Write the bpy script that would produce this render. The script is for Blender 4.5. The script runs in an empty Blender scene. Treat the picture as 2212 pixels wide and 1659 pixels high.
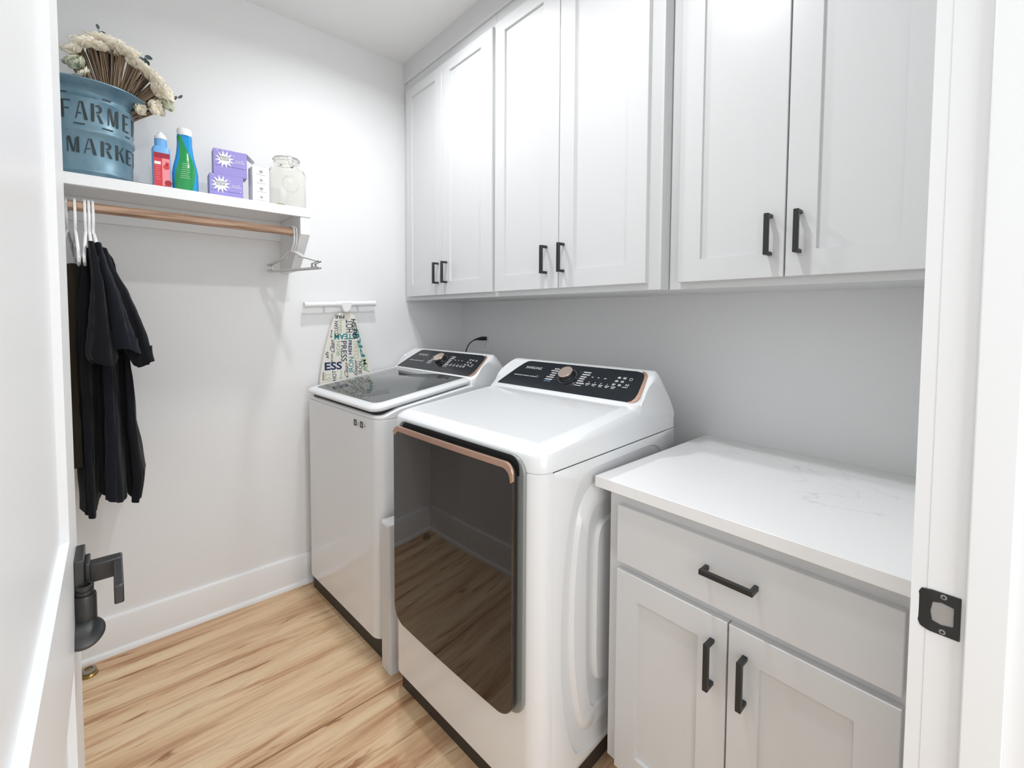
import bpy, math, random
from mathutils import Matrix, Vector
random.seed(7)
PI = math.pi
S = bpy.context.scene
COL = S.collection

# ------------------------------------------------------------------ materials
def mat(name, col, rough=.5, metal=0., spec=.5, coat=0., ior=None, trans=0., bump=None, bscale=200., bstr=.1, sheen=0.):
    m = bpy.data.materials.new(name); m.use_nodes = True
    nt = m.node_tree; b = nt.nodes['Principled BSDF']
    b.inputs['Base Color'].default_value = (*col, 1)
    b.inputs['Roughness'].default_value = rough
    b.inputs['Metallic'].default_value = metal
    b.inputs['Specular IOR Level'].default_value = spec
    b.inputs['Coat Weight'].default_value = coat
    b.inputs['Coat Roughness'].default_value = .05
    b.inputs['Transmission Weight'].default_value = trans
    b.inputs['Sheen Weight'].default_value = sheen
    if ior: b.inputs['IOR'].default_value = ior
    if bump:
        tc = nt.nodes.new('ShaderNodeTexCoord'); n = nt.nodes.new('ShaderNodeTexNoise')
        n.inputs['Scale'].default_value = bscale; n.inputs['Detail'].default_value = 3
        bp = nt.nodes.new('ShaderNodeBump'); bp.inputs['Strength'].default_value = bstr; bp.inputs['Distance'].default_value = bump
        nt.links.new(tc.outputs['Object'], n.inputs['Vector']); nt.links.new(n.outputs['Fac'], bp.inputs['Height'])
        nt.links.new(bp.outputs['Normal'], b.inputs['Normal'])
    return m
def g(v): return (v, v, v)
WALL = mat('wall_paint', (.785, .787, .79), .65, bump=.0015, bscale=95., bstr=.25)
CEIL = mat('ceiling_paint', g(.81), .8, bump=.001, bscale=90., bstr=.15)
TRIM = mat('trim_paint', (.812, .817, .822), .35)
CAB = mat('cabinet_paint', (.655, .662, .667), .30, bump=.0003, bscale=300., bstr=.1)
ENAMEL = mat('white_enamel', (.785, .797, .811), .16, coat=.5)
ENAMEL2 = mat('white_enamel_side', (.77, .781, .794), .22, coat=.3)
PLASTIC = mat('white_plastic', g(.80), .35)
BLACKMETAL = mat('black_metal', g(.028), .42, metal=.3)
BRONZE = mat('dark_bronze_metal', g(.065), .38, metal=.6, bump=.0003, bscale=400., bstr=.2)
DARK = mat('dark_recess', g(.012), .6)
KICK = mat('dark_kick_plate', (.045, .036, .028), .6)
GREY = mat('grey_bezel', (.27, .285, .275), .3, metal=.2)
PANEL = mat('black_control_glass', (.010, .013, .018), .16, ior=1.5)
LETTER = mat('panel_lettering_white', g(.62), .5)
LETTERB = mat('panel_lettering_blue', (.12, .25, .5), .5)
COPPER = mat('rose_copper', (.62, .40, .31), .30, metal=.75)
COPPERB = mat('rose_copper_brushed', (.90, .72, .62), .22, metal=.9)
DOORGLASS = mat('smoked_door_glass', (.012, .009, .008), .03, ior=1.68)
LIDGLASS = mat('smoked_lid_glass', (.075, .082, .082), .015, ior=2.1)
BLUEGALV = None
CLOTHK = mat('black_cotton', (.0075, .008, .0105), .95, spec=.15, sheen=.06, bump=.0015, bscale=120., bstr=.35)
CLOTHN = mat('charcoal_navy_cotton', (.010, .0115, .017), .95, spec=.15, sheen=.08, bump=.0015, bscale=110., bstr=.35)
CLOTHB = mat('dark_brown_cotton', (.022, .016, .010), .95, spec=.15, sheen=.05, bump=.0015, bscale=110., bstr=.35)
HANGW = mat('hanger_white', g(.92), .3)
HANGG = mat('hanger_grey_white', g(.62), .35)
HANGC = mat('hanger_clear', g(.5), .12, spec=.8)
CREAM = mat('petal_cream', (.95, .90, .78), .8)
CREAM2 = mat('petal_pale_green', (.68, .71, .56), .8)
STEM = mat('dried_stem', (.30, .215, .14), .85)
STEM2 = mat('dried_stem_dark', (.10, .07, .045), .85)
LEAF = mat('eucalyptus_leaf', (.07, .10, .10), .6)
RUBBER = mat('black_rubber', g(.012), .5)
BRASS = mat('brass', (.30, .20, .07), .3, metal=.8)
PURPLE = mat('lavender_card', (.29, .25, .58), .5)
PURPLED = mat('lavender_card_shade', (.34, .32, .52), .5)
CARD = mat('white_card', g(.78), .6)
GREYP = mat('grey_print', g(.28), .6)
BLACKP = mat('black_print', g(.02), .6)
REDL = mat('red_label', (.58, .035, .05), .35)
REDD = mat('dark_red_label', (.33, .01, .03), .35)
PINKL = mat('pink_label', (.80, .25, .28), .35)
BLUEB = mat('pale_blue_plastic', (.16, .40, .72), .3)
BLUET = mat('blue_translucent_plastic', (.01, .28, .62), .12, coat=.5)
GREENL = mat('green_label', (.01, .27, .07), .15, coat=.5)
GREENP = mat('pale_green_print', (.30, .55, .30), .4)
def glassmat(name, col, rough=.0, ior=1.45):
    m = mat(name, col, rough, trans=1., ior=ior); return m
JAR = glassmat('clear_jar_glass', (.97, .965, .93), 0., 1.3)
COVER = mat('ironing_cover_cloth', (.74, .71, .64), .85, bump=.0005, bscale=300., bstr=.3)
NAVY = mat('print_navy', (.010, .025, .11), .85)
TEAL = mat('print_teal', (.035, .24, .26), .85)
SAGE = mat('print_sage', (.32, .46, .28), .85)
SLATE = mat('print_slate', (.045, .06, .085), .85)
OLIVE = mat('print_pale_olive', (.52, .53, .36), .85)
LAMP = bpy.data.materials.new('lamp_lens'); LAMP.use_nodes = True
_b = LAMP.node_tree.nodes['Principled BSDF']; _b.inputs['Emission Color'].default_value = (1, .98, .95, 1); _b.inputs['Emission Strength'].default_value = 6

def worn_blue():
    m = mat('worn_blue_galvanised', (.12, .22, .29), .42, metal=.25)
    nt = m.node_tree; b = nt.nodes['Principled BSDF']
    tc = nt.nodes.new('ShaderNodeTexCoord'); n = nt.nodes.new('ShaderNodeTexNoise'); n.inputs['Scale'].default_value = 14; n.inputs['Detail'].default_value = 8
    mp = nt.nodes.new('ShaderNodeMapping'); mp.inputs['Scale'].default_value = (1, 1, .5)
    r = nt.nodes.new('ShaderNodeValToRGB')
    r.color_ramp.elements[0].position = .3; r.color_ramp.elements[0].color = (.085, .175, .235, 1)
    r.color_ramp.elements[1].position = .75; r.color_ramp.elements[1].color = (.20, .31, .37, 1)
    nt.links.new(tc.outputs['Object'], mp.inputs['Vector']); nt.links.new(mp.outputs['Vector'], n.inputs['Vector'])
    nt.links.new(n.outputs['Fac'], r.inputs['Fac']); nt.links.new(r.outputs['Color'], b.inputs['Base Color'])
    return m
BLUEGALV = worn_blue()

def floor_mat():
    m = bpy.data.materials.new('oak_plank_floor'); m.use_nodes = True
    nt = m.node_tree; N = nt.nodes; L = nt.links; b = N['Principled BSDF']
    b.inputs['Roughness'].default_value = .38; b.inputs['Specular IOR Level'].default_value = .4
    tc = N.new('ShaderNodeTexCoord'); sep = N.new('ShaderNodeSeparateXYZ'); L.new(tc.outputs['Object'], sep.inputs[0])
    def mth(op, a, bb=None):
        n = N.new('ShaderNodeMath'); n.operation = op
        for i, v in enumerate((a, bb)):
            if v is None: continue
            if isinstance(v, (int, float)): n.inputs[i].default_value = v
            else: L.new(v, n.inputs[i])
        return n.outputs[0]
    px = mth('DIVIDE', mth('SUBTRACT', sep.outputs['X'], .882 - .88), .88)
    idx = mth('FLOOR', px); fx = mth('FRACT', px)
    offy = mth('MULTIPLY', mth('FRACT', mth('MULTIPLY', idx, .617)), 7.3)
    yy = mth('ADD', sep.outputs['Y'], offy)
    cx = N.new('ShaderNodeCombineXYZ'); L.new(mth('MULTIPLY', sep.outputs['X'], 1.0), cx.inputs[0]); L.new(yy, cx.inputs[1]); L.new(mth('MULTIPLY', idx, 3.1), cx.inputs[2])
    def noise(scale, sx, sy, detail=6, rough=.6, dist=0.):
        mp = N.new('ShaderNodeMapping'); mp.inputs['Scale'].default_value = (sx, sy, 1); L.new(cx.outputs[0], mp.inputs['Vector'])
        n = N.new('ShaderNodeTexNoise'); n.inputs['Scale'].default_value = scale; n.inputs['Detail'].default_value = detail
        n.inputs['Roughness'].default_value = rough; n.inputs['Distortion'].default_value = dist
        L.new(mp.outputs['Vector'], n.inputs['Vector']); return n.outputs['Fac']
    def ramp(f, stops):
        r = N.new('ShaderNodeValToRGB'); L.new(f, r.inputs['Fac'])
        while len(r.color_ramp.elements) < len(stops): r.color_ramp.elements.new(.5)
        for e, (p, c) in zip(r.color_ramp.elements, stops): e.position = p; e.color = (*c, 1)
        return r.outputs['Color']
    def mix(f, a, c, t='MIX'):
        n = N.new('ShaderNodeMix'); n.data_type = 'RGBA'; n.blend_type = t
        if isinstance(f, float): n.inputs[0].default_value = f
        else: L.new(f, n.inputs[0])
        L.new(a, n.inputs[6]) if not isinstance(a, tuple) else setattr(n.inputs[6], 'default_value', (*a, 1))
        L.new(c, n.inputs[7]) if not isinstance(c, tuple) else setattr(n.inputs[7], 'default_value', (*c, 1))
        return n.outputs[2]
    base = ramp(noise(2.6, 4.0, .42, 5, .6, .6), [(.30, (.46, .26, .14)), (.42, (.60, .385, .225)), (.55, (.74, .54, .335)), (.70, (.80, .62, .40))])
    grain = ramp(noise(9., 11., .42, 9, .72, .35), [(.32, (.72, .63, .56)), (.48, (1, 1, 1)), (.70, (1.04, 1.03, 1.02))])
    c1 = mix(.85, base, grain, 'MULTIPLY')
    streak = ramp(noise(2.3, 6.4, .45, 6, .65, 1.2), [(.55, (1, 1, 1)), (.64, (.72, .57, .49)), (.75, (.36, .22, .16))])
    knots = ramp(noise(6., 4.6, .75, 3, .5, .8), [(.66, (1, 1, 1)), (.74, (.45, .29, .20))])
    c2 = mix(.9, mix(.9, c1, streak, 'MULTIPLY'), knots, 'MULTIPLY')
    pale = ramp(noise(2.2, 5.0, .5, 5, .6, .5), [(.56, (0, 0, 0)), (.68, (1, 1, 1))])
    c3 = mix(pale, c2, (.74, .58, .38))
    c3b = mix(.55, c2, c3)
    seam = mth('LESS_THAN', mth('ABSOLUTE', mth('SUBTRACT', fx, .5)), .4975)
    c4 = mix(seam, (.22, .12, .055), c3b)
    L.new(c4, b.inputs['Base Color'])
    bp = N.new('ShaderNodeBump'); bp.inputs['Strength'].default_value = .12; bp.inputs['Distance'].default_value = .002
    L.new(noise(14., 9., .8, 8, .7), bp.inputs['Height']); L.new(bp.outputs['Normal'], b.inputs['Normal'])
    return m
FLOOR = floor_mat()

def quartz_mat():
    m = mat('white_quartz', g(.84), .22)
    nt = m.node_tree; N = nt.nodes; L = nt.links; b = N['Principled BSDF']
    tc = N.new('ShaderNodeTexCoord')
    n1 = N.new('ShaderNodeTexNoise'); n1.inputs['Scale'].default_value = 2.3; n1.inputs['Detail'].default_value = 7; n1.inputs['Distortion'].default_value = .9
    mp = N.new('ShaderNodeMapping'); mp.inputs['Location'].default_value = (.95, .4, 0); mp.inputs['Rotation'].default_value = (0, 0, .5); mp.inputs['Scale'].default_value = (.8, 1.5, 1)
    L.new(tc.outputs['Object'], mp.inputs['Vector']); L.new(mp.outputs['Vector'], n1.inputs['Vector'])
    s = N.new('ShaderNodeMath'); s.operation = 'SUBTRACT'; s.inputs[1].default_value = .5; L.new(n1.outputs['Fac'], s.inputs[0])
    a = N.new('ShaderNodeMath'); a.operation = 'ABSOLUTE'; L.new(s.outputs[0], a.inputs[0])
    r = N.new('ShaderNodeValToRGB'); r.color_ramp.elements[0].position = .0; r.color_ramp.elements[0].color = (.66, .66, .66, 1)
    r.color_ramp.elements[1].position = .005; r.color_ramp.elements[1].color = (.84, .84, .84, 1)
    L.new(a.outputs[0], r.inputs['Fac'])
    n2 = N.new('ShaderNodeTexNoise'); n2.inputs['Scale'].default_value = 3.1; L.new(tc.outputs['Object'], n2.inputs['Vector'])
    r2 = N.new('ShaderNodeValToRGB'); r2.color_ramp.elements[0].position = .52; r2.color_ramp.elements[1].position = .64; L.new(n2.outputs['Fac'], r2.inputs['Fac'])
    mx = N.new('ShaderNodeMix'); mx.data_type = 'RGBA'; L.new(r2.outputs['Color'], mx.inputs[0]); mx.inputs[6].default_value = (.84, .84, .84, 1); L.new(r.outputs['Color'], mx.inputs[7])
    L.new(mx.outputs[2], b.inputs['Base Color'])
    return m
QUARTZ = quartz_mat()

def rod_mat():
    m = mat('worn_pine_rod', (.40, .25, .16), .5)
    nt = m.node_tree; N = nt.nodes; L = nt.links; b = N['Principled BSDF']
    tc = N.new('ShaderNodeTexCoord'); mp = N.new('ShaderNodeMapping'); mp.inputs['Scale'].default_value = (60, 3, 60)
    n = N.new('ShaderNodeTexNoise'); n.inputs['Scale'].default_value = 2.; n.inputs['Detail'].default_value = 8
    r = N.new('ShaderNodeValToRGB'); r.color_ramp.elements[0].position = .3; r.color_ramp.elements[0].color = (.21, .12, .07, 1)
    r.color_ramp.elements[1].position = .65; r.color_ramp.elements[1].color = (.56, .37, .26, 1)
    L.new(tc.outputs['Object'], mp.inputs['Vector']); L.new(mp.outputs['Vector'], n.inputs['Vector']); L.new(n.outputs['Fac'], r.inputs['Fac']); L.new(r.outputs['Color'], b.inputs['Base Color'])
    return m
ROD = rod_mat()

# ------------------------------------------------------------------ geometry helpers
def rr(x0, x1, y0, y1, r, n=6):
    """rounded rectangle, counter-clockwise from corner (x0,y0); r = one radius or four."""
    if isinstance(r, (int, float)): r = [r]*4
    out = []
    for (cx, cy, a0, rad) in ((x0+r[0], y0+r[0], PI, r[0]), (x1-r[1], y0+r[1], 1.5*PI, r[1]), (x1-r[2], y1-r[2], 0, r[2]), (x0+r[3], y1-r[3], .5*PI, r[3])):
        for k in range(n+1):
            a = a0+k/n*PI/2; out.append((cx+rad*math.cos(a), cy+rad*math.sin(a)))
    return out

class G:
    def __init__(s): s.v = []; s.f = []; s.m = []
    def add(s, vs, fs, mi=0):
        o = len(s.v); s.v += [tuple(p) for p in vs]; s.f += [tuple(i+o for i in f) for f in fs]; s.m += [mi]*len(fs); return s
    def box(s, x0, x1, y0, y1, z0, z1, mi=0):
        v = [(x, y, z) for z in (z0, z1) for y in (y0, y1) for x in (x0, x1)]
        return s.add(v, [(0, 2, 3, 1), (4, 5, 7, 6), (0, 1, 5, 4), (2, 6, 7, 3), (0, 4, 6, 2), (1, 3, 7, 5)], mi)
    def rings(s, rs, c0=True, c1=True, mi=0, closed=True):
        n = len(rs[0]); v = [p for r in rs for p in r]; f = []
        for i in range(len(rs)-1):
            for j in range(n if closed else n-1):
                k = (j+1) % n; f.append((i*n+j, i*n+k, (i+1)*n+k, (i+1)*n+j))
        if c0: f.append(tuple(reversed(range(n))))
        if c1: f.append(tuple((len(rs)-1)*n+j for j in range(n)))
        return s.add(v, f, mi)
    def frame(s, d):
        d = Vector(d).normalized(); u = d.orthogonal().normalized(); return d, u, d.cross(u)
    def cyl(s, p0, p1, r0, r1=None, n=24, mi=0):
        r1 = r0 if r1 is None else r1; p0 = Vector(p0); p1 = Vector(p1); d, u, w = s.frame(p1-p0)
        mk = lambda c, r: [c+u*(r*math.cos(2*PI*k/n))+w*(r*math.sin(2*PI*k/n)) for k in range(n)]
        return s.rings([mk(p0, r0), mk(p1, r1)], mi=mi)
    def lathe(s, prof, c, axis=(0, 0, 1), n=40, mi=0, c0=False, c1=False, ell=1.):
        d, u, w = s.frame(axis)
        if tuple(axis) == (0, 0, 1): u, w = Vector((1, 0, 0)), Vector((0, 1, 0))
        c = Vector(c)
        return s.rings([[c+d*h+u*(r*ell*math.cos(2*PI*k/n))+w*(r*math.sin(2*PI*k/n)) for k in range(n)] for r, h in prof], c0, c1, mi)
    def tube(s, path, r, n=8, mi=0, closed=False):
        P = [Vector(p) for p in path]; m = len(P); rs = []
        R = r if isinstance(r, list) else [r]*m
        up = None
        for i in range(m):
            t = (P[(i+1) % m]-P[i-1]) if closed else (P[min(i+1, m-1)]-P[max(i-1, 0)])
            t.normalize()
            if up is None: up = t.orthogonal().normalized()
            up = (up-t*up.dot(t)).normalized(); w = t.cross(up)
            rs.append([P[i]+up*(R[i]*math.cos(2*PI*k/n))+w*(R[i]*math.sin(2*PI*k/n)) for k in range(n)])
        if closed: rs.append(rs[0]); return s.rings(rs, False, False, mi)
        return s.rings(rs, True, True, mi)
    def prism(s, poly, f, h0, h1, mi=0):
        """poly 2D, f(a,b,h)->3D"""
        return s.rings([[f(a, b, h0) for a, b in poly], [f(a, b, h1) for a, b in poly]], mi=mi)
    def xf(s, M):
        s.v = [tuple(M @ Vector(p)) for p in s.v]; return s
    def join(s, o):
        k = len(s.v); s.v += o.v; s.f += [tuple(i+k for i in f) for f in o.f]; s.m += o.m; return s

WM = {}
def link(o, parent=None):
    COL.objects.link(o)
    if parent is not None:
        o.parent = parent; o.matrix_parent_inverse = WM[parent.as_pointer()].inverted()
def build(g_, name, mats, parent=None, bevel=0., angle=35., seg=2):
    import bmesh
    if not isinstance(mats, (list, tuple)): mats = [mats]
    me = bpy.data.meshes.new(name); me.from_pydata([tuple(p) for p in g_.v], [], g_.f)
    for m in mats: me.materials.append(m)
    me.polygons.foreach_set('material_index', g_.m); me.update()
    bm = bmesh.new(); bm.from_mesh(me); bmesh.ops.recalc_face_normals(bm, faces=bm.faces); bm.to_mesh(me); bm.free()
    me.polygons.foreach_set('use_smooth', [True]*len(me.polygons)); me.set_sharp_from_angle(angle=math.radians(angle))
    o = bpy.data.objects.new(name, me); link(o, parent); WM[o.as_pointer()] = Matrix.Identity(4)
    if bevel:
        b = o.modifiers.new('bevel', 'BEVEL'); b.width = bevel; b.segments = seg; b.limit_method = 'ANGLE'; b.angle_limit = math.radians(40); b.harden_normals = False
    return o
def tag(o, label, cat, group=None):
    o['label'] = label; o['category'] = cat
    if group: o['group'] = group
    return o
def thing(name, label, cat, loc, group=None, rz=0.):
    o = bpy.data.objects.new(name, None); COL.objects.link(o); o.location = loc; o.rotation_euler = (0, 0, rz); o.empty_display_size = .05
    WM[o.as_pointer()] = Matrix.Translation(loc) @ Matrix.Rotation(rz, 4, 'Z')
    return tag(o, label, cat, group)
def struct(o): o['kind'] = 'structure'; return o

_tc = {}
def textgeo(s, bold=0.):
    """unit-box outline text as (verts, faces)"""
    if (s, bold) in _tc: return _tc[(s, bold)]
    cu = bpy.data.curves.new('tmp_text', 'FONT'); cu.body = s; cu.resolution_u = 3; cu.offset = bold
    o = bpy.data.objects.new('tmp_text', cu); me = bpy.data.meshes.new_from_object(o)
    vs = [tuple(v.co) for v in me.vertices]; fs = [tuple(p.vertices) for p in me.polygons]
    bpy.data.objects.remove(o); bpy.data.curves.remove(cu); bpy.data.meshes.remove(me)
    x0 = min(v[0] for v in vs); x1 = max(v[0] for v in vs); y0 = min(v[1] for v in vs); y1 = max(v[1] for v in vs)
    vs = [((v[0]-x0)/(x1-x0), (v[1]-y0)/(y1-y0)) for v in vs]
    _tc[(s, bold)] = (vs, fs); return _tc[(s, bold)]
def text(g_, s, f, mi=0, shear=0., bold=0.):
    """f(a,b)->3D for a,b in the unit box of the word"""
    vs, fs = textgeo(s, bold)
    g_.add([f(a+shear*(b-.5), b) for a, b in vs], fs, mi)

# ------------------------------------------------------------------ camera
def cam():
    yaw, pitch, roll = map(math.radians, (138.40, 2.4815, .295))
    fh = Vector((math.cos(yaw), math.sin(yaw), 0)); r = Vector((math.sin(yaw), -math.cos(yaw), 0)); u0 = Vector((0, 0, 1))
    fw = fh*math.cos(pitch)-u0*math.sin(pitch); uc = fh*math.sin(pitch)+u0*math.cos(pitch)
    R = r*math.cos(roll)+uc*math.sin(roll); U = -r*math.sin(roll)+uc*math.cos(roll)
    c = bpy.data.cameras.new('camera'); o = bpy.data.objects.new('camera', c); COL.objects.link(o)
    M = Matrix(((R.x, U.x, -fw.x, 2.3343), (R.y, U.y, -fw.y, 0.), (R.z, U.z, -fw.z, 1.33), (0, 0, 0, 1)))
    o.matrix_world = M; c.sensor_width = 36; c.lens = 975.6/2212*36; c.shift_y = (724.8-829.5)/2212; c.clip_start = .01
    S.camera = o
cam()

# ------------------------------------------------------------------ room shell
WB, WA, WC, WD, H = .01, 1.64, -.20, 2.26, 2.715
struct(build(G().box(-.1, 5.2, -1.6, 3.2, -.06, 0), 'floor', FLOOR))
struct(build(G().box(-.1, 2.38, -.3, 1.75, H, H+.06), 'ceiling', CEIL))
struct(build(G().box(-.1, WB, -.3, 1.75, 0, H), 'wall_back', WALL))
struct(build(G().box(WB, 2.38, WA, 1.75, 0, H), 'wall_right', WALL))
struct(build(G().box(WB, WD, -.3, WC, 0, H), 'wall_left', WALL))
w = G(); w.box(WD, 2.375, .851, WA, 0, H); w.box(WD, 2.375, -.3, -.080, 0, H); w.box(WD, 2.375, -.080, .851, 2.06, H)
struct(build(w, 'wall_front', WALL))
# hallway outside the doorway, seen only as the light that comes in
w = G(); w.box(3.9, 4.0, -1.6, 3.2, 0, H)
struct(build(w, 'wall_hallway', WALL))

def baseboard(name, path, face):
    """path: ((x0,y0),(x1,y1)) along the wall foot, face: outward normal"""
    (x0, y0), (x1, y1) = path; nx, ny = face
    prof = [(0, 0), (.027, 0), (.027, .006), (.023, .015), (.016, .019), (.014, .020), (.014, .140), (.0115, .147), (.008, .150), (0, .150)]
    g_ = G(); g_.rings([[(px+nx*d, py+ny*d, z) for d, z in prof] for px, py in ((x0, y0), (x1, y1))])
    return struct(build(g_, name, TRIM))
baseboard('baseboard_back', ((WB, WC), (WB, WA)), (1, 0))
baseboard('baseboard_left', ((WB+.014, WC), (2.17, WC)), (0, 1))
baseboard('baseboard_right', ((WB+.014, WA), (1.60, WA)), (0, -1))

# door frame : jamb, stop, casings
g_ = G()
g_.box(2.262, 2.378, .831, .851, 0, 2.06)
struct(build(g_, 'trim_1', TRIM))
struct(build(G().box(2.300, 2.338, .820, .8311, 0, 2.05), 'trim_6', TRIM, bevel=.0015))
g_ = G(); g_.box(2.245, 2.2622, .8318, .925, 0, 2.11)
struct(build(g_, 'trim_2', TRIM))
g_ = G(); g_.box(2.376, 2.392, .836, .925, 0, 2.11); g_.box(2.376, 2.392, -.155, -.066, 0, 2.11); g_.box(2.376, 2.392, -.155, .925, 2.06, 2.15)
struct(build(g_, 'trim_3', TRIM, bevel=.002))
g_ = G(); g_.box(2.262, 2.378, -.080, -.060, 0, 2.06); g_.box(2.262, 2.378, -.080, .851, 2.04, 2.06)
struct(build(g_, 'trim_4', TRIM, bevel=.0015))

# strike plate on the right jamb
t = thing('strike_plate', 'black metal latch strike plate with two screws on the right door jamb', 'door hardware', (2.275, .831, .93))
def sp(a, b, h): return (a, .831-h, b)
g_ = G()
out = [(2.2955, .9015), (2.2955, .9595), (2.266, .9595), (2.256, .957), (2.2515, .948), (2.2505, .930), (2.2515, .913), (2.256, .904), (2.266, .9015)]
hole = [(2.289, .9175), (2.289, .9435), (2.277, .9460), (2.268, .9435), (2.266, .930), (2.268, .9175), (2.277, .9150)]
# plate built as bands around the hole
def ring_between(o, i, h0, h1):
    import bisect
    n = 144
    def samp(poly, c, a):
        best = None
        for k in range(len(poly)):
            p, q = poly[k], poly[(k+1) % len(poly)]
            d = (math.cos(a), math.sin(a)); ex, ey = q[0]-p[0], q[1]-p[1]; den = d[0]*ey-d[1]*ex
            if abs(den) < 1e-12: continue
            tt = ((p[0]-c[0])*ey-(p[1]-c[1])*ex)/den; ss = ((p[0]-c[0])*d[1]-(p[1]-c[1])*d[0])/den
            if tt > 0 and -1e-9 <= ss <= 1+1e-9: best = tt if best is None else max(best, tt)
        return (c[0]+best*math.cos(a), c[1]+best*math.sin(a))
    c = (2.277, .9305); A = [samp(o, c, 2*PI*k/n+.05) for k in range(n)]; B = [samp(i, c, 2*PI*k/n+.05) for k in range(n)]
    bend = lambda p, h: (p[0], .831-h+(.004*max(0, (2.262-p[0])/.012)), p[1])
    g_.rings([[bend(p, h0) for p in A], [bend(p, h1) for p in A], [bend(p, h1) for p in B], [bend(p, h0) for p in B]], False, False)
ring_between(out, hole, -.0005, .0022)
build(g_, 'plate', BLACKMETAL, t, bevel=.0004, seg=1)
g_ = G(); g_.prism(hole, lambda a, b, h: (a, .831-h, b), -.0004, .0006); build(g_, 'latch_hole', mat('raw_wood_mortise', (.36, .34, .33), .8), t)
for zz in (.9065, .9545):
    g_ = G().cyl((2.2785, .829, zz), (2.2785, .8282, zz), .0036, .0032, 16); s_ = build(g_, 'screw', GREY, t)
    g_ = G().cyl((2.2785, .8283, zz), (2.2785, .8279, zz), .0017, .0017, 6); build(g_, 'screw_socket', DARK, s_)

# ------------------------------------------------------------------ the open door on the left
DX0, DX1, DY0, DY1 = 1.336, 2.252, -.085, -.050
g_ = G()
for x0, x1, z0, z1 in ((DX0, 1.481, .012, 2.03), (2.107, DX1, .012, 2.03), (1.481, 2.107, .012, .24), (1.481, 2.107, .84, 1.018), (1.481, 2.107, 1.90, 2.03)):
    g_.box(x0, x1, DY0, DY1, z0, z1)
g_.box(1.481, 2.107, DY0+.0095, DY1-.0095, .24, .84); g_.box(1.481, 2.107, DY0+.0095, DY1-.0095, 1.018, 1.90)
door = struct(build(g_, 'door_1', TRIM))
g_ = G(); g_.box(1.362, 1.428, DY1, DY1+.011, .898, .966); g_.box(1.374, 1.416, DY1+.011, DY1+.017, .910, .954)
dh = build(g_, 'door_handle', BRONZE, door, bevel=.0015); dh['label'] = 'dark metal lever handle with square rose'
g_ = G(); g_.box(1.384, 1.406, DY1+.016, .0035, .919, .947); build(g_, 'lever_neck', BRONZE, dh, bevel=.0015)
g_ = G(); g_.box(1.384, 1.500, -.0065, .0045, .9195, .9465); build(g_, 'lever_arm', BRONZE, dh, bevel=.002)
g_ = G()
g_.lathe([(.0, -.002), (.0080, -.002), (.0080, .001), (.0098, .001), (.0098, .006), (.0085, .0065), (.0085, .009), (.0100, .0095), (.0100, .013), (.0065, .0135), (.0065, .004), (0, .004)], (1.430, -.0385, .916), c0=False)
g_.lathe([(0, -.043), (.0118, -.043), (.0125, -.040), (.0125, -.003), (.0118, 0), (0, 0)], (1.430, -.0385, .916))
cy = build(g_, 'lock_cylinder', BRONZE, door); 
g_ = G(); g_.lathe([(0, -.010), (.013, -.010), (.0215, -.007), (.0235, -.001), (.0235, .001), (.0215, .0035), (.0205, .004), (.015, .0065), (.006, .008), (0, .0083)], (1.448, -.0405, .867), axis=(.55, .0, .83))
build(g_, 'lock_knob', BRONZE, door)
for zz in (.22, 1.02, 1.82):
    g_ = G().cyl((2.256, -.053, zz-.045), (2.256, -.053, zz+.045), .006, .006, 12); build(g_, 'hinge', BLACKMETAL, door)

# small round floor door stop
t = thing('floor_door_stop', 'small round brass door stop on the wooden floor beside the back wall baseboard', 'door stop', (.098, -.093, 0))
build(G().lathe([(0, 0), (.026, 0), (.026, .004), (.020, .010), (.014, .012), (.012, .020), (0, .022)], (.098, -.093, 0)), 'base', BRASS, t)
build(G().lathe([(.014, .012), (.0205, .013), (.0215, .018), (.019, .022), (.012, .022)], (.098, -.093, 0)), 'rubber_ring', mat('grey_rubber', (.25, .22, .18), .6), t)

# ------------------------------------------------------------------ cabinets
def shaker(x0, x1, z0, z1, yf, th=.020, sl=.068, sr=.068, rt=.05, rb=.064, rec=.0085):
    g_ = G(); R = lambda a, b, c, d, y: [(a, y, c), (b, y, c), (b, y, d), (a, y, d)]
    e = .0012
    g_.rings([R(x0, x1, z0, z1, yf+th), R(x0, x1, z0, z1, yf+e), R(x0+e, x1-e, z0+e, z1-e, yf),
              R(x0+sl, x1-sr, z0+rb, z1-rt, yf), R(x0+sl+e, x1-sr-e, z0+rb+e, z1-rt-e, yf+rec)])
    return g_
def slab(x0, x1, z0, z1, yf, th=.02):
    g_ = G(); R = lambda a, b, c, d, y: [(a, y, c), (b, y, c), (b, y, d), (a, y, d)]; e = .0015
    g_.rings([R(x0, x1, z0, z1, yf+th), R(x0, x1, z0, z1, yf+e), R(x0+e, x1-e, z0+e, z1-e, yf)]); return g_
def pull(p0, p1, yf, out=.034, w=.0058):
    """square bar pull; p0,p1 = (x,z) ends of the bar, standing off the face yf"""
    g_ = G(); (xa, za), (xb, zb) = p0, p1
    yo = yf-out
    if abs(xa-xb) < 1e-6:
        g_.box(xa-w, xa+w, yo, yo+.010, min(za, zb), max(za, zb))
        for z in (za, zb):
            zz = z+(.0045 if z == min(za, zb) else -.0045)
            g_.box(xa-w*.95, xa+w*.95, yo+.0095, yf-.0002, zz-.0045, zz+.0045)
    else:
        g_.box(min(xa, xb), max(xa, xb), yo, yo+.010, za-w, za+w)
        for x in (xa, xb):
            xx = x+(.0045 if x == min(xa, xb) else -.0045)
            g_.box(xx-.0045, xx+.0045, yo+.0095, yf-.0002, za-w*.95, za+w*.95)
    return g_
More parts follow.
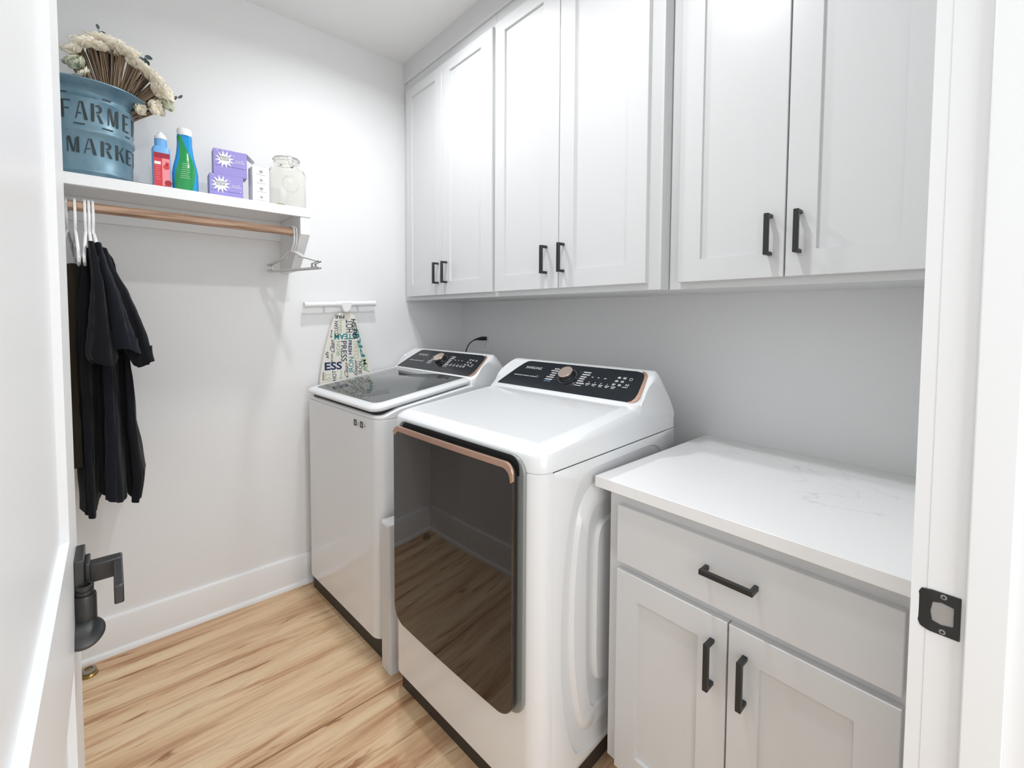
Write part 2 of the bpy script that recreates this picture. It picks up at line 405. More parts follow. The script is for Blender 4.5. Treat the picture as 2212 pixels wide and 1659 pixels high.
def cabinet_body(x0, x1, yf, z0, z1, openings, yb=WA-.0006, frame_th=.021, side_right=True):
    """carcass behind a face frame"""
    g_ = G(); g_.box(x0, x1, yf+frame_th, yb, z0, z1)
    g_.box(x0, x1+(.0006 if side_right else 0), yf, yf+frame_th, z0, z1)
    return g_
DZ0, DZ1 = 1.434, 2.553
def upper(label, x0, x1, yf, doors, pulls, grp='white upper cabinets along the right wall'):
    t = thing('upper_cabinet', label, 'cabinet', ((x0+x1)/2, yf+.15, 1.413), grp)
    build(cabinet_body(x0, x1, yf, 1.413, 2.612, None), 'cabinet_body', CAB, t, bevel=.001, seg=1)
    for (a, b, sl, sr), px in zip(doors, pulls):
        d = build(shaker(a, b, DZ0, DZ1, yf-.020, sl=sl, sr=sr), 'cabinet_door', CAB, t)
        h = build(pull((px, 1.490), (px, 1.595), yf-.020), 'door_pull', BLACKMETAL, d, bevel=.0008, seg=1); h['label'] = 'black bar pull'
upper('narrow white two-door upper cabinet in the far corner, above the washer', WB+.002, .8125, 1.257, ((.055, .411, .060, .062), (.4135, .806, .068, .080)), (.379, .456))
upper('middle white two-door upper cabinet above the dryer', .8135, 1.600, 1.257, ((.826, 1.1925, .060, .084), (1.1965, 1.558, .068, .070)), (1.134, 1.221))
upper('nearest white two-door upper cabinet above the quartz countertop', 1.602, 2.258, 1.306, ((1.6385, 1.9265, .068, .066), (1.9305, 2.222, .066, .066)), (1.894, 1.961))
g_ = G(); prof = [(0, 0), (.006, 0), (.012, .008), (.012, .014), (.014, .100), (.014, .1025), (0, .1025)]
g_.rings([[(x, 1.257-d, 2.612+z) for d, z in prof] for x in (WB, 1.602)]); g_.rings([[(x, 1.306-d, 2.612+z) for d, z in prof] for x in (1.602, 2.258)])
g_.box(WB, 1.602, 1.257, 1.30, 2.6125, H-.0005); g_.box(1.602, 2.258, 1.306, 1.34, 2.6125, H-.0005)
struct(build(g_, 'trim_5', CAB))

# base cabinet
t = thing('base_cabinet', 'white base cabinet with one wide drawer over two doors beside the dryer', 'cabinet', (1.93, 1.32, 0))
g_ = G(); g_.box(1.600, 2.258, 1.041, WA-.001, .095, .8625); g_.box(1.600, 2.2586, 1.020, 1.041, .095, .8625); g_.box(1.606, 2.258, 1.09, WA-.001, 0, .095)
build(g_, 'cabinet_body', CAB, t, bevel=.001, seg=1)
dr = build(slab(1.636, 2.222, .676, .828, 1.0), 'drawer', CAB, t)
h = build(pull((1.876, .762), (1.990, .762), 1.0), 'drawer_pull', BLACKMETAL, dr, bevel=.0008, seg=1); h['label'] = 'black horizontal bar pull'
for a, b, px in ((1.637, 1.9275, 1.896), (1.9315, 2.222, 1.967)):
    d = build(shaker(a, b, .103, .655, 1.0, sl=.064, sr=.065, rt=.064, rb=.064), 'cabinet_door', CAB, t)
    h = build(pull((px, .497), (px, .604), 1.0), 'door_pull', BLACKMETAL, d, bevel=.0008, seg=1); h['label'] = 'black vertical bar pull'
tag(build(G().box(1.572, 2.2595, .985, WA-.0005, .8635, .893), 'countertop', QUARTZ, bevel=.0012), 'white quartz countertop with faint grey veins on the base cabinet', 'countertop')

# outlet with the black plug and cord
t = thing('wall_outlet', 'white duplex wall outlet on the right wall under the upper cabinets behind the washer', 'outlet', (.262, WA, 1.178))
g_ = G(); g_.prism(rr(.226, .298, 1.119, 1.237, .004, 3), lambda a, b, h: (a, WA-h, b), 0, .005); pl = build(g_, 'cover_plate', PLASTIC, t, bevel=.001, seg=1)
for zc in (1.200, 1.155):
    g_ = G(); g_.prism(rr(.247, .277, zc-.014, zc+.014, .009, 4), lambda a, b, h: (a, WA-h, b), .005, .0065); rc = build(g_, 'receptacle', PLASTIC, t)
    g_ = G(); g_.box(.2555, .2572, WA-.0068, WA-.006, zc-.001, zc+.008); g_.box(.2665, .2682, WA-.0068, WA-.006, zc-.001, zc+.008); g_.cyl((.262, WA-.006, zc-.008), (.262, WA-.0068, zc-.008), .0025, .0025, 10); build(g_, 'slot', GREYP, rc)
t = thing('power_cord', 'black appliance power cord plugged into the outlet behind the washer', 'cord', (.262, 1.60, 1.2))
g_ = G(); g_.rings([[(.262+a*s_, y, 1.198+dz+b*s_) for a, b in rr(-.013, .013, -.011, .011, .005, 3)] for y, s_, dz in ((WA-.0068, 1., 0), (WA-.030, 1.05, 0), (WA-.050, .8, -.001), (WA-.075, .42, -.003), (WA-.085, .35, -.006))]); build(g_, 'plug', RUBBER, t)
P = [(.262, WA-.078, 1.195), (.258, WA-.10, 1.186), (.250, WA-.118, 1.168), (.240, WA-.128, 1.140), (.232, WA-.13, 1.10), (.228, WA-.13, 1.02), (.24, WA-.10, .90), (.26, WA-.08, .70), (.27, WA-.08, .40)]
def smooth(P, it=2):
    P = [Vector(p) for p in P]
    for _ in range(it):
        Q = [P[0]]
        for a, b in zip(P, P[1:]): Q += [a*.75+b*.25, a*.25+b*.75]
        Q.append(P[-1]); P = Q
    return P
build(G().tube(smooth(P), .0035, 8), 'cord', RUBBER, t)

# ------------------------------------------------------------------ washer and dryer
TH = math.radians(3.6)
P0 = (.472, 1.055); L_ = math.hypot(.12, .085); TV = (.12/L_, .085/L_)      # control panel plane, local
def onpanel(s_, t_, h=0.): return (s_, P0[0]+TV[0]*t_-TV[1]*h, P0[1]+TV[1]*t_+TV[0]*h)
def console_geo():
    c = [(.452, 1.040), (.462, 1.050), (.472, 1.0545), (.592, 1.1395), (.602, 1.1455), (.614, 1.1465), (.630, 1.136), (.660, 1.103), (.698, 1.045), (.7145, .992), (.7145, .955), (.45, .955)]
    e = [(.479, 1.018), (.483, 1.028), (.490, 1.045), (.514, 1.086), (.533, 1.103), (.552, 1.113), (.579, 1.119), (.633, 1.086), (.684, 1.040), (.7145, .994), (.7145, .979), (.479, 1.0165)]
    W_ = .69; secs = []
    for lx, k in ((.0, 1.), (.0015, .82), (.004, .58), (.008, .32), (.014, .12), (.022, .0), (.345, 0), (.668, 0), (.676, .12), (.682, .32), (.686, .58), (.6885, .82), (W_, 1.)):
        secs.append([(lx, a[0]*(1-k)+b[0]*k, a[1]*(1-k)+b[1]*k) for a, b in zip(c, e)])
    return G().rings(secs)
PANEL_POLY = [(.040, 0), (.649, 0), (.658, .004), (.664, .018), (.665, .040), (.655, .108), (.648, .130), (.638, .142), (.615, .1475), (.125, .1475), (.105, .143), (.094, .130), (.078, .100), (.050, .030)]
COPPER_POLY = [(.652, -.003), (.668, .001), (.676, .012), (.679, .028), (.672, .075), (.661, .128), (.652, .142), (.640, .148), (.632, .1478), (.639, .1425), (.648, .1305), (.655, .108), (.665, .040), (.664, .018), (.658, .004), (.649, .0)]
def lettering(dryer):
    g_ = G(); F = lambda s0, s1, t0, t1: (lambda a, b: onpanel(s0+(s1-s0)*a, t0+(t1-t0)*b, .0024))
    text(g_, 'SAMSUNG', F(.123, .208, .100, .114), 0)
    def dash(s0, s1, t0, t1, mi=0): g_.add([onpanel(s0, t0, .0024), onpanel(s1, t0, .0024), onpanel(s1, t1, .0024), onpanel(s0, t1, .0024)], [(0, 1, 2, 3)], mi)
    def words(s0, s1, t, h=.0042, mi=0):
        x = s0
        while x < s1-.002:
            w_ = min(random.uniform(.002, .0045), s1-x); dash(x, x+w_, t-h/2, t+h/2*random.choice((1, .8)), mi); x += w_+.0006
    words(.092, .140, .058, .0035); words(.143, .178, .058, .0035); words(.181, .212, .058, .0035)
    g_.tube([onpanel(.2165+.005*math.cos(a), .060+.005*math.sin(a), .0024) for a in [k*PI/6 for k in range(12)]], .0005, 4, closed=True)
    for k, tt in enumerate((.115, .1035, .091, .0785, .067, .0545)): words(.281-.011-(.009 if k in (1, 4, 5) else 0), .296, tt, .006)
    words(.262, .296, .044, .0035, 1)
    for k, tt in enumerate((.114, .1015, .089, .078, .066, .054)): words(.410, .436+(.008 if k in (0, 1, 5) else 0), tt, .006)
    words(.408, .440, .0425, .0035)
    for s0 in (.456, .482, .509): words(s0, s0+.010, .093, .0035)
    for s0 in (.458, .484, .508, .535): words(s0, s0+.006, .066, .003)
    for s0 in (.452, .478, .506, .532, .556): words(s0, s0+.018, .057, .004); words(s0+.002, s0+.015, .050, .003)
    for (a, b) in ((.565, .105), (.586, .105), (.563, .087), (.585, .087), (.560, .069), (.583, .069)):
        words(a-.006, a+.006, b+.003, .0038); words(a-.006, a+.006, b-.002, .0038)
    for r_ in (.0055,):
        g_.tube([onpanel(.611+r_*math.cos(a), .103+r_*math.sin(a), .0024) for a in [k*PI/8 for k in range(16)]], .0009, 4, closed=True)
    g_.add([onpanel(.604, .068, .0024), onpanel(.604, .079, .0024), onpanel(.610, .0735, .0024)], [(0, 1, 2)]); dash(.6115, .613, .068, .079); dash(.6145, .616, .068, .079)
    words(.596, .618, .062, .003)
    # ring of tick marks round the dial and the thin ring
    g_.tube([onpanel(.352+.0375*math.cos(a), .082+.0375*math.sin(a), .0022) for a in [k*PI/24 for k in range(48)]], .0006, 4, mi=2, closed=True)
    for k, tt in enumerate((.114, .078, .054)): dash(.392, .406, tt-.0004, tt+.0004, 2)
    for k, tt in enumerate((.067, .0545)): dash(.298, .312, tt-.0004, tt+.0004, 2)
    return g_
def front_controls(t, M, dryer):
    con = build(console_geo().xf(M), 'console', ENAMEL, t, angle=28)
    g_ = G(); g_.prism(PANEL_POLY, onpanel, -.001, .0020); cp = build(g_.xf(M), 'control_panel', PANEL, con, bevel=.0006, seg=1); cp['label'] = 'glossy black control panel'
    g_ = G(); g_.prism(COPPER_POLY, onpanel, -.001, .0024); ct = build(g_.xf(M), 'copper_trim', COPPER, con); ct['label'] = 'rose copper edge strip'
    build(lettering(dryer).xf(M), 'panel_lettering', [LETTER, LETTERB, GREY], con)
    ax = Vector(onpanel(0, 0, 1.))-Vector(onpanel(0, 0, 0)); c0 = onpanel(.352, .082, .002)
    dl = build(G().lathe([(.032, 0), (.0325, .003), (.0305, .007), (.0300, .017), (.0292, .018), (0, .018)], c0, axis=tuple(ax), n=48).xf(M), 'dial', mat('dial_black', g(.02), .25), t)
    dc = build(G().lathe([(.0288, .018), (.0292, .0225), (.0285, .024), (.001, .0236), (0, .0236)], c0, axis=tuple(ax), n=96).xf(M), 'dial_cap', COPPERB, dl, angle=20); dc['label'] = 'brushed copper dial face'
def dens_sides(poly, k=14):
    out_ = []; xs = [p[0] for p in poly]; w_ = max(xs)-min(xs)
    for i, a in enumerate(poly):
        b = poly[(i+1) % len(poly)]; out_.append(a)
        if abs(a[0]-b[0]) < .01*w_ and abs(a[1]-b[1]) > .1: out_ += [(a[0]+(b[0]-a[0])*q/k, a[1]+(b[1]-a[1])*q/k) for q in range(1, k)]
    return out_
def cap_strips(g_, ring):
    xs = [p[0] for p in ring]; m_ = (max(xs)+min(xs))/2
    key = lambda p: (round(p[1], 6), abs(p[0]-m_) if p[1] < .3 else -abs(p[0]-m_))
    l_ = sorted([p for p in ring if p[0] < m_], key=lambda p: (round(p[1], 4), -p[0])); r_ = sorted([p for p in ring if p[0] >= m_], key=lambda p: (round(p[1], 4), p[0]))
    n_ = min(len(l_), len(r_)); g_.add(l_[:n_]+r_[:n_], [(i, n_+i, n_+i+1, i+1) for i in range(n_-1)])
def inset(x0, x1, y0, y1, r, d, n=6):
    rr_ = [max(.002, q-d) for q in r]; return rr(x0+d, x1-d, y0+d, y1-d, rr_, n)

def dryer():
    O = (.889, .722, 0); M = Matrix.Translation(O) @ Matrix.Rotation(TH, 4, 'Z')
    t = thing('dryer', 'white front-loading clothes dryer with a smoked glass door and copper handle strip', 'dryer', O, rz=TH)
    W_, D_ = .69, .715
    # cabinet front wrap and sides
    def outline(d=0.):
        return inset(0, W_, 0, D_, [.050, .050, .004, .004], d)
    g_ = G()
    rs = [[(x, y, .078) for x, y in outline(.006)], [(x, y, .084) for x, y in outline(0)], [(x, y, .936) for x, y in outline(0)], [(x, y, .939) for x, y in outline(.003)]]
    k_ = next(i for i, (x, y) in enumerate(outline(0)) if x > W_-1e-6 and y > .049)
    rs = [r_[:k_+1]+[(r_[k_][0], .0512, r_[k_][2]), (.674, .0514, r_[k_][2])]+[(min(x, .674), y, z) for x, y, z in r_[k_+1:]] for r_ in rs]
    g_.rings(rs)
    build(g_.xf(M), 'dryer_body', ENAMEL, t, angle=30)
    # pressed side panel
    def so(pts): return pts
    steps = []
    C1 = [(.30, .092), (.166, .115), (.135, .17), (.100, .28), (.086, .42), (.088, .60), (.112, .78), (.150, .88), (.200, .910), (.30, .912)]
    C2 = [(.30, .150), (.203, .155), (.173, .20), (.142, .33), (.131, .46), (.133, .60), (.150, .75), (.180, .83), (.235, .866), (.30, .87)]
    C3 = [(.31, .207), (.245, .210), (.222, .235), (.205, .31), (.199, .42), (.198, .58), (.200, .70), (.210, .765), (.240, .802), (.31, .805)]
    C4 = [(.31, .262), (.275, .270), (.255, .285), (.246, .33), (.244, .42), (.244, .56), (.245, .66), (.250, .715), (.270, .745), (.31, .75)]
    C0 = [(.30, .0845), (.0516, .0845), (.0516, .10), (.0516, .28), (.0516, .42), (.0516, .60), (.0516, .78), (.0516, .90), (.0516, .9386), (.30, .9386)]
    def loop(Cx, lx, d=0., mid=.388, smooth_=2):
        P = list(reversed(Cx))+[(2*mid-a, b) for a, b in Cx]
        if Cx is C0: P = list(reversed(Cx))+[(.7148-(a-.0516) if a < .2 else a+.15, b) for a, b in Cx]
        cx_, cz_ = mid, .5
        for _ in range(smooth_):
            Q = []
            for i in range(len(P)):
                a, b = P[i], P[(i+1) % len(P)]; kk = .25
                if Cx is C0: Q += [a, ((a[0]+b[0])/2, (a[1]+b[1])/2)]
                else: Q += [(a[0]*.75+b[0]*.25, a[1]*.75+b[1]*.25), (a[0]*.25+b[0]*.75, a[1]*.25+b[1]*.75)]
            P = Q
        return [(lx, cx_+(a-cx_)*(1-d/.3), cz_+(b-cz_)*(1-d/.4)) for a, b in P]
    g_ = G()
    rs = [loop(C0, .6895), loop(C0, .69, .0006), loop(C1, .690), loop(C1, .6845, .004), loop(C2, .6800), loop(C2, .6898, .012), loop(C3, .6895, -.002), loop(C3, .6840, .003), loop(C4, .6795), loop(C4, .6898, .010)]
    g_.rings(rs, c0=False, c1=True)
    build(g_.xf(M), 'side_panel', ENAMEL2, t, angle=40)
    # kick plate
    g_ = G(); g_.box(.02, W_-.02, .028, D_-.01, 0.0, .082); build(g_.xf(M), 'kick_plate', KICK, t)
    # deck
    rise = lambda y: .0975*(y-.045) if y < .472 else .0416-(y-.472)*.192
    def dk(d, z, k=1.): return [(x, y, z+k*rise(y)) for x, y in dens_sides(outline(d))]
    g_ = G()
    g_.rings([dk(.003, .9395, 0), dk(0, .942, 0), dk(0, .979, .80), dk(.0035, .988, .9), dk(.011, .9945, 1), dk(.036, 1.0045, 1), dk(.042, 1.0055, 1), dk(.0435, 1.0035, 1), dk(.0455, 1.0035, 1), dk(.047, 1.0055, 1)], c1=False)
    cap_strips(g_, dk(.047, 1.0055, 1))
    build(g_.xf(M), 'top_deck', ENAMEL, t, angle=25)
    front_controls(t, M, True)
    # dark gap above the door and its grey bezel
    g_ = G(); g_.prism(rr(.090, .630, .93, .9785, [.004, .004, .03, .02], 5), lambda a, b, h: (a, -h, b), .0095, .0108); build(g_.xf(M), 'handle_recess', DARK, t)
    bow = lambda a: .004*(1-((a-.347)/.28)**2)
    def dshape(d): return rr(.066+d, .628-d, .302+d, .966-d, [.058-d, .052-d, .036-d, .026-d], 8)
    def dd(poly, h): return [(a, -h-bow(a), b) for a, b in poly]
    g_ = G()
    bz = rr(.068, .646, .306, .9805, [.058, .045, .046, .030], 8)
    g_.rings([[(a, .001, b) for a, b in bz], [(a, -.010, b) for a, b in bz]])
    dbz = build(g_.xf(M), 'door_bezel', GREY, t, bevel=.003)
    g_ = G()
    # door glass : gridded so that the slight bow is smooth
    def grid_face(poly, h, nseg=24):
        xs0 = min(a for a, b in poly); xs1 = max(a for a, b in poly)
        xs = [xs0+(xs1-xs0)*k/nseg for k in range(nseg+1)]
        def span(x):
            zs = []
            for k in range(len(poly)):
                (a0, b0), (a1, b1) = poly[k], poly[(k+1) % len(poly)]
                if (a0-x)*(a1-x) <= 0 and abs(a1-a0) > 1e-9: zs.append(b0+(b1-b0)*(x-a0)/(a1-a0))
            return (min(zs), max(zs)) if zs else (poly[0][1], poly[0][1])
        v = []
        for x in xs:
            x_ = min(max(x, xs0+1e-5), xs1-1e-5); lo, hi = span(x_); v += [(x, -h-bow(x), lo), (x, -h-bow(x), hi)]
        g_.add(v, [(2*k, 2*k+2, 2*k+3, 2*k+1) for k in range(nseg)])
    g_.rings([dd(dshape(.002), .013), dd(dshape(0), .016), dd(dshape(0), .028), dd(dshape(.003), .0315)], c0=True, c1=False)
    # front: radial fill keeps the bow
    inner = dshape(.003)
    xs = sorted(set([round(a, 5) for a, b in inner]))
    def spanx(x):
        zs = []
        for k in range(len(inner)):
            (a0, b0), (a1, b1) = inner[k], inner[(k+1) % len(inner)]
            if abs(a0-x) < 1e-5: zs.append(b0)
            elif (a0-x)*(a1-x) < 0: zs.append(b0+(b1-b0)*(x-a0)/(a1-a0))
        return min(zs), max(zs)
    xa = sorted(xs+[.13+.4*k/20 for k in range(21)])
    v = []
    for x in xa:
        lo, hi = spanx(x); v += [(x, -.0315-bow(x), lo), (x, -.0315-bow(x), hi)]
    g_.add(v, [(2*k, 2*k+2, 2*k+3, 2*k+1) for k in range(len(xa)-1)])
    dg = build(g_.xf(M), 'dryer_door', DOORGLASS, t, angle=40); dg['label'] = 'smoked brown glass door with rounded corners'
    # copper handle along the top edge, wrapping both corners
    pairs = []
    for k in range(7):
        q = PI*(.86-.36*k/6); pairs.append(((.1030+.0378*math.cos(q), .9298+.0378*math.sin(q)), (.1065+.0262*math.cos(q), .9240+.0262*math.sin(q))))
    for k in range(13):
        a_ = .115+.475*k/12; pairs.append(((a_, .9676), (a_, .9502)))
    for k in range(11):
        q = PI*.5*(1-k/10); pairs.append(((.6018+.0277*math.cos(q), .9399+.0277*math.sin(q)), (.5915+.0285*math.cos(q), .9217+.0285*math.sin(q))))
    pairs += [((.6295, .930), (.6205, .918)), ((.6293, .922), (.6225, .9165))]
    secs = []
    for (a_, b_), (ia, ib) in pairs:
        l_ = math.hypot(ia-a_, ib-b_) or 1; nx, nz = (ia-a_)/l_*.0014, (ib-b_)/l_*.0014
        secs.append([(a_, -.0285-bow(a_), b_), (a_, -.0335-bow(a_), b_), (a_+nx, -.0350-bow(a_), b_+nz), (ia-nx, -.0350-bow(a_), ib-nz), (ia, -.0335-bow(ia), ib), (ia, -.0300-bow(ia), ib)])
    hd = build(G().rings(secs).xf(M), 'door_handle_strip', COPPER, dg, angle=30); hd['label'] = 'rose copper handle strip along the top of the door'
dryer()

def washer():
    O = (.066, .694, 0); M = Matrix.Translation(O) @ Matrix.Rotation(TH, 4, 'Z')
    t = thing('washing_machine', 'white top-loading washing machine with a smoked glass lid in the far corner', 'washing machine', O, rz=TH)
    W_, D_ = .682, .715
    def outline(d=0.): return dens_sides(inset(0, W_, 0, D_, [.040, .050, .004, .004], d))
    g_ = G(); bowf = lambda x, y, z: (x, y-(.010*(1-((x-.34)/.34)**2)*(1 if y < .2 else 0)), z)
    g_.rings([[(x, y, .070) for x, y in outline(.008)], [(x, y, .077) for x, y in outline(0)], [(x, y, .929) for x, y in outline(0)], [(x, y, .932) for x, y in outline(.003)]])
    build(g_.xf(M), 'washer_body', ENAMEL, t, angle=30)
    g_ = G(); g_.box(.012, W_-.012, .018, D_-.01, 0, .075); build(g_.xf(M), 'kick_plate', KICK, t)
    def sm(x): x = max(0, min(1, x)); return x*x*(3-2*x)
    zt = lambda y: (.947+.012*sm((y-.03)/.06)+.1405*max(0, y-.02)) if y < .47 else 1.022-(y-.47)*.165
    g_ = G()
    g_.rings([[(x, y, .9325) for x, y in outline(.003)], [(x, y, .935) for x, y in outline(0)], [(x, y, zt(y)-.006) for x, y in outline(0)], [(x, y, zt(y)-.0015) for x, y in outline(.004)], [(x, y, zt(y)) for x, y in outline(.010)], [(x, y, zt(y)-.002) for x, y in outline(.03)]])
    # subdivided long sides are needed for the rise
    build(g_.xf(M), 'top_deck', ENAMEL, t, angle=40)
    # lid
    lz = lambda y: .1405*y
    X0, X1, Y0, Y1 = .004, .676, -.010, .458
    def lo(d, z, kf=1.): return [(x, y, z+lz(y)) for x, y in rr(X0+d, X1-d, Y0+d, Y1-(d*.3), [max(.004, .050-d), max(.004, .055-d), .004, .004], 8)]
    g_ = G()
    def hole(d, z): return [(x, y, z+lz(y)) for x, y in rr(.052+d, .634-d, .022+d, .456-d*.5, [.030, .035, .003, .003], 8)]
    g_.rings([lo(.020, .956), lo(.006, .962), lo(.0, .968), lo(.0, .975), lo(.004, .981), lo(.012, .9845), hole(-.003, .9872), hole(0, .9865), hole(.001, .980)], c1=True)
    lid = build(g_.xf(M), 'lid', ENAMEL, t, angle=30)
    g_ = G(); g_.rings([hole(.0015, .9795), hole(.0015, .9858), hole(.0025, .9864)]); lg = build(g_.xf(M), 'lid_glass', LIDGLASS, lid, angle=30); lg['label'] = 'smoked grey glass lid window'
    # near-black ring put in for the shade in the gap under the lid
    g_ = G(); g_.rings([lo(.026, .930), lo(.026, .958)]); build(g_.xf(M), 'lid_gap_shade', DARK, t)
    front_controls(t, Matrix(M) @ Matrix.Translation((.0, 0, 0)) @ Matrix.Diagonal((W_/.69, 1, 1, 1)), False)
    # sticker strip
    g_ = G()
    for k in range(4):
        a = .492+.0265*k; g_.box(a, a+.0262, -.0008, .0001, .886, .911, k % 2)
        for q, (u0, u1) in enumerate(((.008, .018), (.010, .016))): g_.box(a+u0, a+u1, -.0011, -.0006, .894+.006*q, .897+.006*q, 1-k % 2)
    st = build(g_.xf(M), 'spec_sticker', [mat('sticker_dark', g(.06), .4), CARD], t)
washer()

# white panel in the gap
g_ = G(); g_.rings([[(a, b, z) for a, b in rr(.770, .840, .738, 1.10, .004, 3)] for z in (0.0, .566)]); g_.box(.776, .833, .734, .739, .004, .562)
tag(build(g_, 'filler_panel', mat('panel_white', g(.66), .45), bevel=.003), 'narrow white board standing on the floor between washer and dryer', 'panel')

# ------------------------------------------------------------------ shelf, bracket, rod
t = thing('wall_shelf', 'white wall shelf with a wedge-shaped end bracket, carrying bucket and bottles', 'shelf', (WB, .2, 1.77))
build(G().box(WB+.0005, .306, WC+.001, .640, 1.758, 1.777), 'shelf_board', TRIM, t)
build(G().box(.306, .325, WC+.001, .6425, 1.740, 1.7772), 'front_edge', TRIM, t, bevel=.001, seg=1)
build(G().box(WB+.0005, WB+.019, WC+.001, .602, 1.672, 1.7575), 'wall_cleat', TRIM, t)
g_ = G(); g_.prism([(WB+.0005, 1.7575), (WB+.0005, 1.527), (.105, 1.527), (.182, 1.533), (.322, 1.668), (.322, 1.7575-.018), (.3055, 1.7395), (.3055, 1.7575)], lambda a, b, h: (a, h, b), .602, .640)
build(g_, 'end_bracket', TRIM, t, bevel=.0012, seg=1)
tag(build(G().cyl((.27, WC+.001, 1.682), (.27, .6018, 1.682), .0165, .0165, 32), 'closet_rod', ROD), 'round brown wooden clothes rod under the white shelf', 'clothes rod')

# ------------------------------------------------------------------ hangers
def hanger_geo(r=.0042, half=.192, zr=1.682, rr_=.0165, mirror=1, drop=1.):
    """in the plane (a, z), hook over the rod at a=0"""
    g_ = G(); R = rr_+r+.0006
    hook = [(-R*1.02, zr-.018)]+[(-R*math.cos(k*PI/12), zr+R*math.sin(k*PI/12)) for k in range(0, 11)]+[(R*.98, zr-.010), (R*.9, zr-.045), (R*.35, zr-.068), (0, zr-.078), (0, zr-.088)]
    g_.tube(smooth([(a*mirror, 0, z) for a, z in hook], 1), r*.92, 8)
    tri = [(0, 1.600), (.035, 1.590), (.10, 1.556), (.165, 1.520), (half-.004, 1.506), (half, 1.497), (half-.004, 1.488), (.165, 1.480), (0, 1.478), (-.165, 1.480), (-half+.004, 1.488), (-half, 1.497), (-half+.004, 1.506), (-.165, 1.520), (-.10, 1.556), (-.035, 1.590)]
    k_ = half/.192; tri = [(a*(k_ if abs(a) < half-.02 else 1), 1.6-(1.6-z)*drop) for a, z in tri]
    g_.tube([(a, 0, z) for a, z in tri], r, 8, closed=True)
    for s_ in (-1, 1): g_.tube(smooth([(s_*.070*k_, 0, 1.6-.029*drop), (s_*.074*k_, 0, 1.6-.044*drop), (s_*.088*k_, 0, 1.6-.047*drop), (s_*.096*k_, 0, 1.6-.042*drop)], 1), r*.7, 6)
    return g_
def hanger(y, yaw, m, label, group, tilt=0., half=.192, drop=1.):
    M = Matrix.Translation((.27, y, 0)) @ Matrix.Rotation(yaw, 4, 'Z') @ Matrix.Translation((0, 0, 1.682)) @ Matrix.Rotation(tilt, 4, 'X') @ Matrix.Translation((0, 0, -1.682))
    o = build(hanger_geo(half=half, drop=drop).xf(M), 'clothes_hanger', m); tag(o, label, 'hanger', group); return o
GH = 'plastic hangers on the wooden rod'
hanger(.590, math.radians(20), HANGG, 'pale grey plastic hanger hanging empty at the right rod end, right one of two', GH, half=.136, drop=.66)
hanger(.580, math.radians(20), HANGG, 'pale grey plastic hanger hanging empty at the right rod end, left one of two', GH, half=.130, drop=.64)
hanger(-.037, math.radians(5), HANGW, 'white plastic hanger holding the outermost black t-shirt with the widest sleeve', GH)
hanger(-.046, math.radians(2.5), HANGW, 'white plastic hanger holding the middle navy black t-shirt', GH)
hanger(-.055, math.radians(0), HANGW, 'white plastic hanger holding the black t-shirt next to the brown garment', GH)
hanger(-.080, math.radians(4), HANGW, 'white plastic hanger with a bare shoulder bar, holding the brown garment', GH)
hanger(-.098, math.radians(-3), HANGC, 'clear grey plastic hanger farthest left on the rod by the door edge', GH)

# ------------------------------------------------------------------ clothes
def interp(tab, z):
    tab = sorted(tab)
    if z <= tab[0][0]: return tab[0][1:]
    for a, b in zip(tab, tab[1:]):
        if z <= b[0]:
            k = (z-a[0])/(b[0]-a[0]); return [a[i]*(1-k)+b[i]*k for i in range(1, len(a))]
    return tab[-1][1:]
def drape(tab, seed, folds=5, amp=.007, nz=44, n=72, hem=.012, dz=0.):
    """tab rows: z, y_left, y_right, x_far, x_near, lean (dy per dx)"""
    rnd = random.Random(seed); ph = [rnd.uniform(0, 2*PI) for _ in range(6)]
    z1 = max(r[0] for r in tab); z0 = min(r[0] for r in tab); rs = []
    for i in range(nz+1):
        k = i/nz; z = z1+(z0-z1)*k; yl, yr, xf_, xn, lean = interp(tab, z)
        cx, cy, hx, hy = (xf_+xn)/2, (yl+yr)/2, (xn-xf_)/2, (yr-yl)/2
        ring = []
        for j in range(n):
            a = 2*PI*j/n; ca, sa = math.cos(a), math.sin(a)
            ex = hx*math.copysign(abs(ca)**.75, ca); ey = hy*math.copysign(abs(sa)**.75, sa)
            w_ = min(1, .15+k*1.15)
            rip = amp*w_*(math.sin(folds*a+ph[0]+1.1*math.sin(3*k+ph[1]))+.5*math.sin((folds*2+1)*a+ph[2]+2*k)+.25*math.sin(17*a+ph[3]-4*k))
            nx, ny = ca/max(hx, .02), sa/max(hy, .02); l = math.hypot(nx, ny); nx /= l; ny /= l
            wr = .0016*math.sin(9*a+23*k+ph[4])*math.sin(14*k+ph[5])
            ring.append((cx+ex+nx*(rip+wr), cy+ey+lean*ex+ny*(rip+wr), z+(hem*math.sin(2*a+ph[4]) if k > .0 else 0)*k**6+dz*ca*k))
        rs.append(ring)
    # close the hem inwards so the cloth has thickness
    last = rs[-1]; c = [sum(p[i] for p in last)/n for i in range(3)]
    rs.append([(c[0]+(p[0]-c[0])*.93, c[1]+(p[1]-c[1])*.85, p[2]+.002) for p in last]); rs.append([(c[0]+(p[0]-c[0])*.9, c[1]+(p[1]-c[1])*.8, p[2]+.05) for p in last])
    return G().rings(rs)
def garment(name, label, cat, m, body, sleeve, seed, group=None, folds=5, amp=.006, loc=(.27, 0, 1.5)):
    t = thing(name, label, cat, loc, group)
    build(drape(body, seed, folds, amp), 'shirt_body' if sleeve else 'garment_body', m, t, angle=70)
    if sleeve: build(drape(sleeve, seed+50, 3, .0035, nz=26, n=40, hem=.010), 'sleeve', m, t, angle=70)
    return t
GS = 'dark t-shirts hanging on the rod'
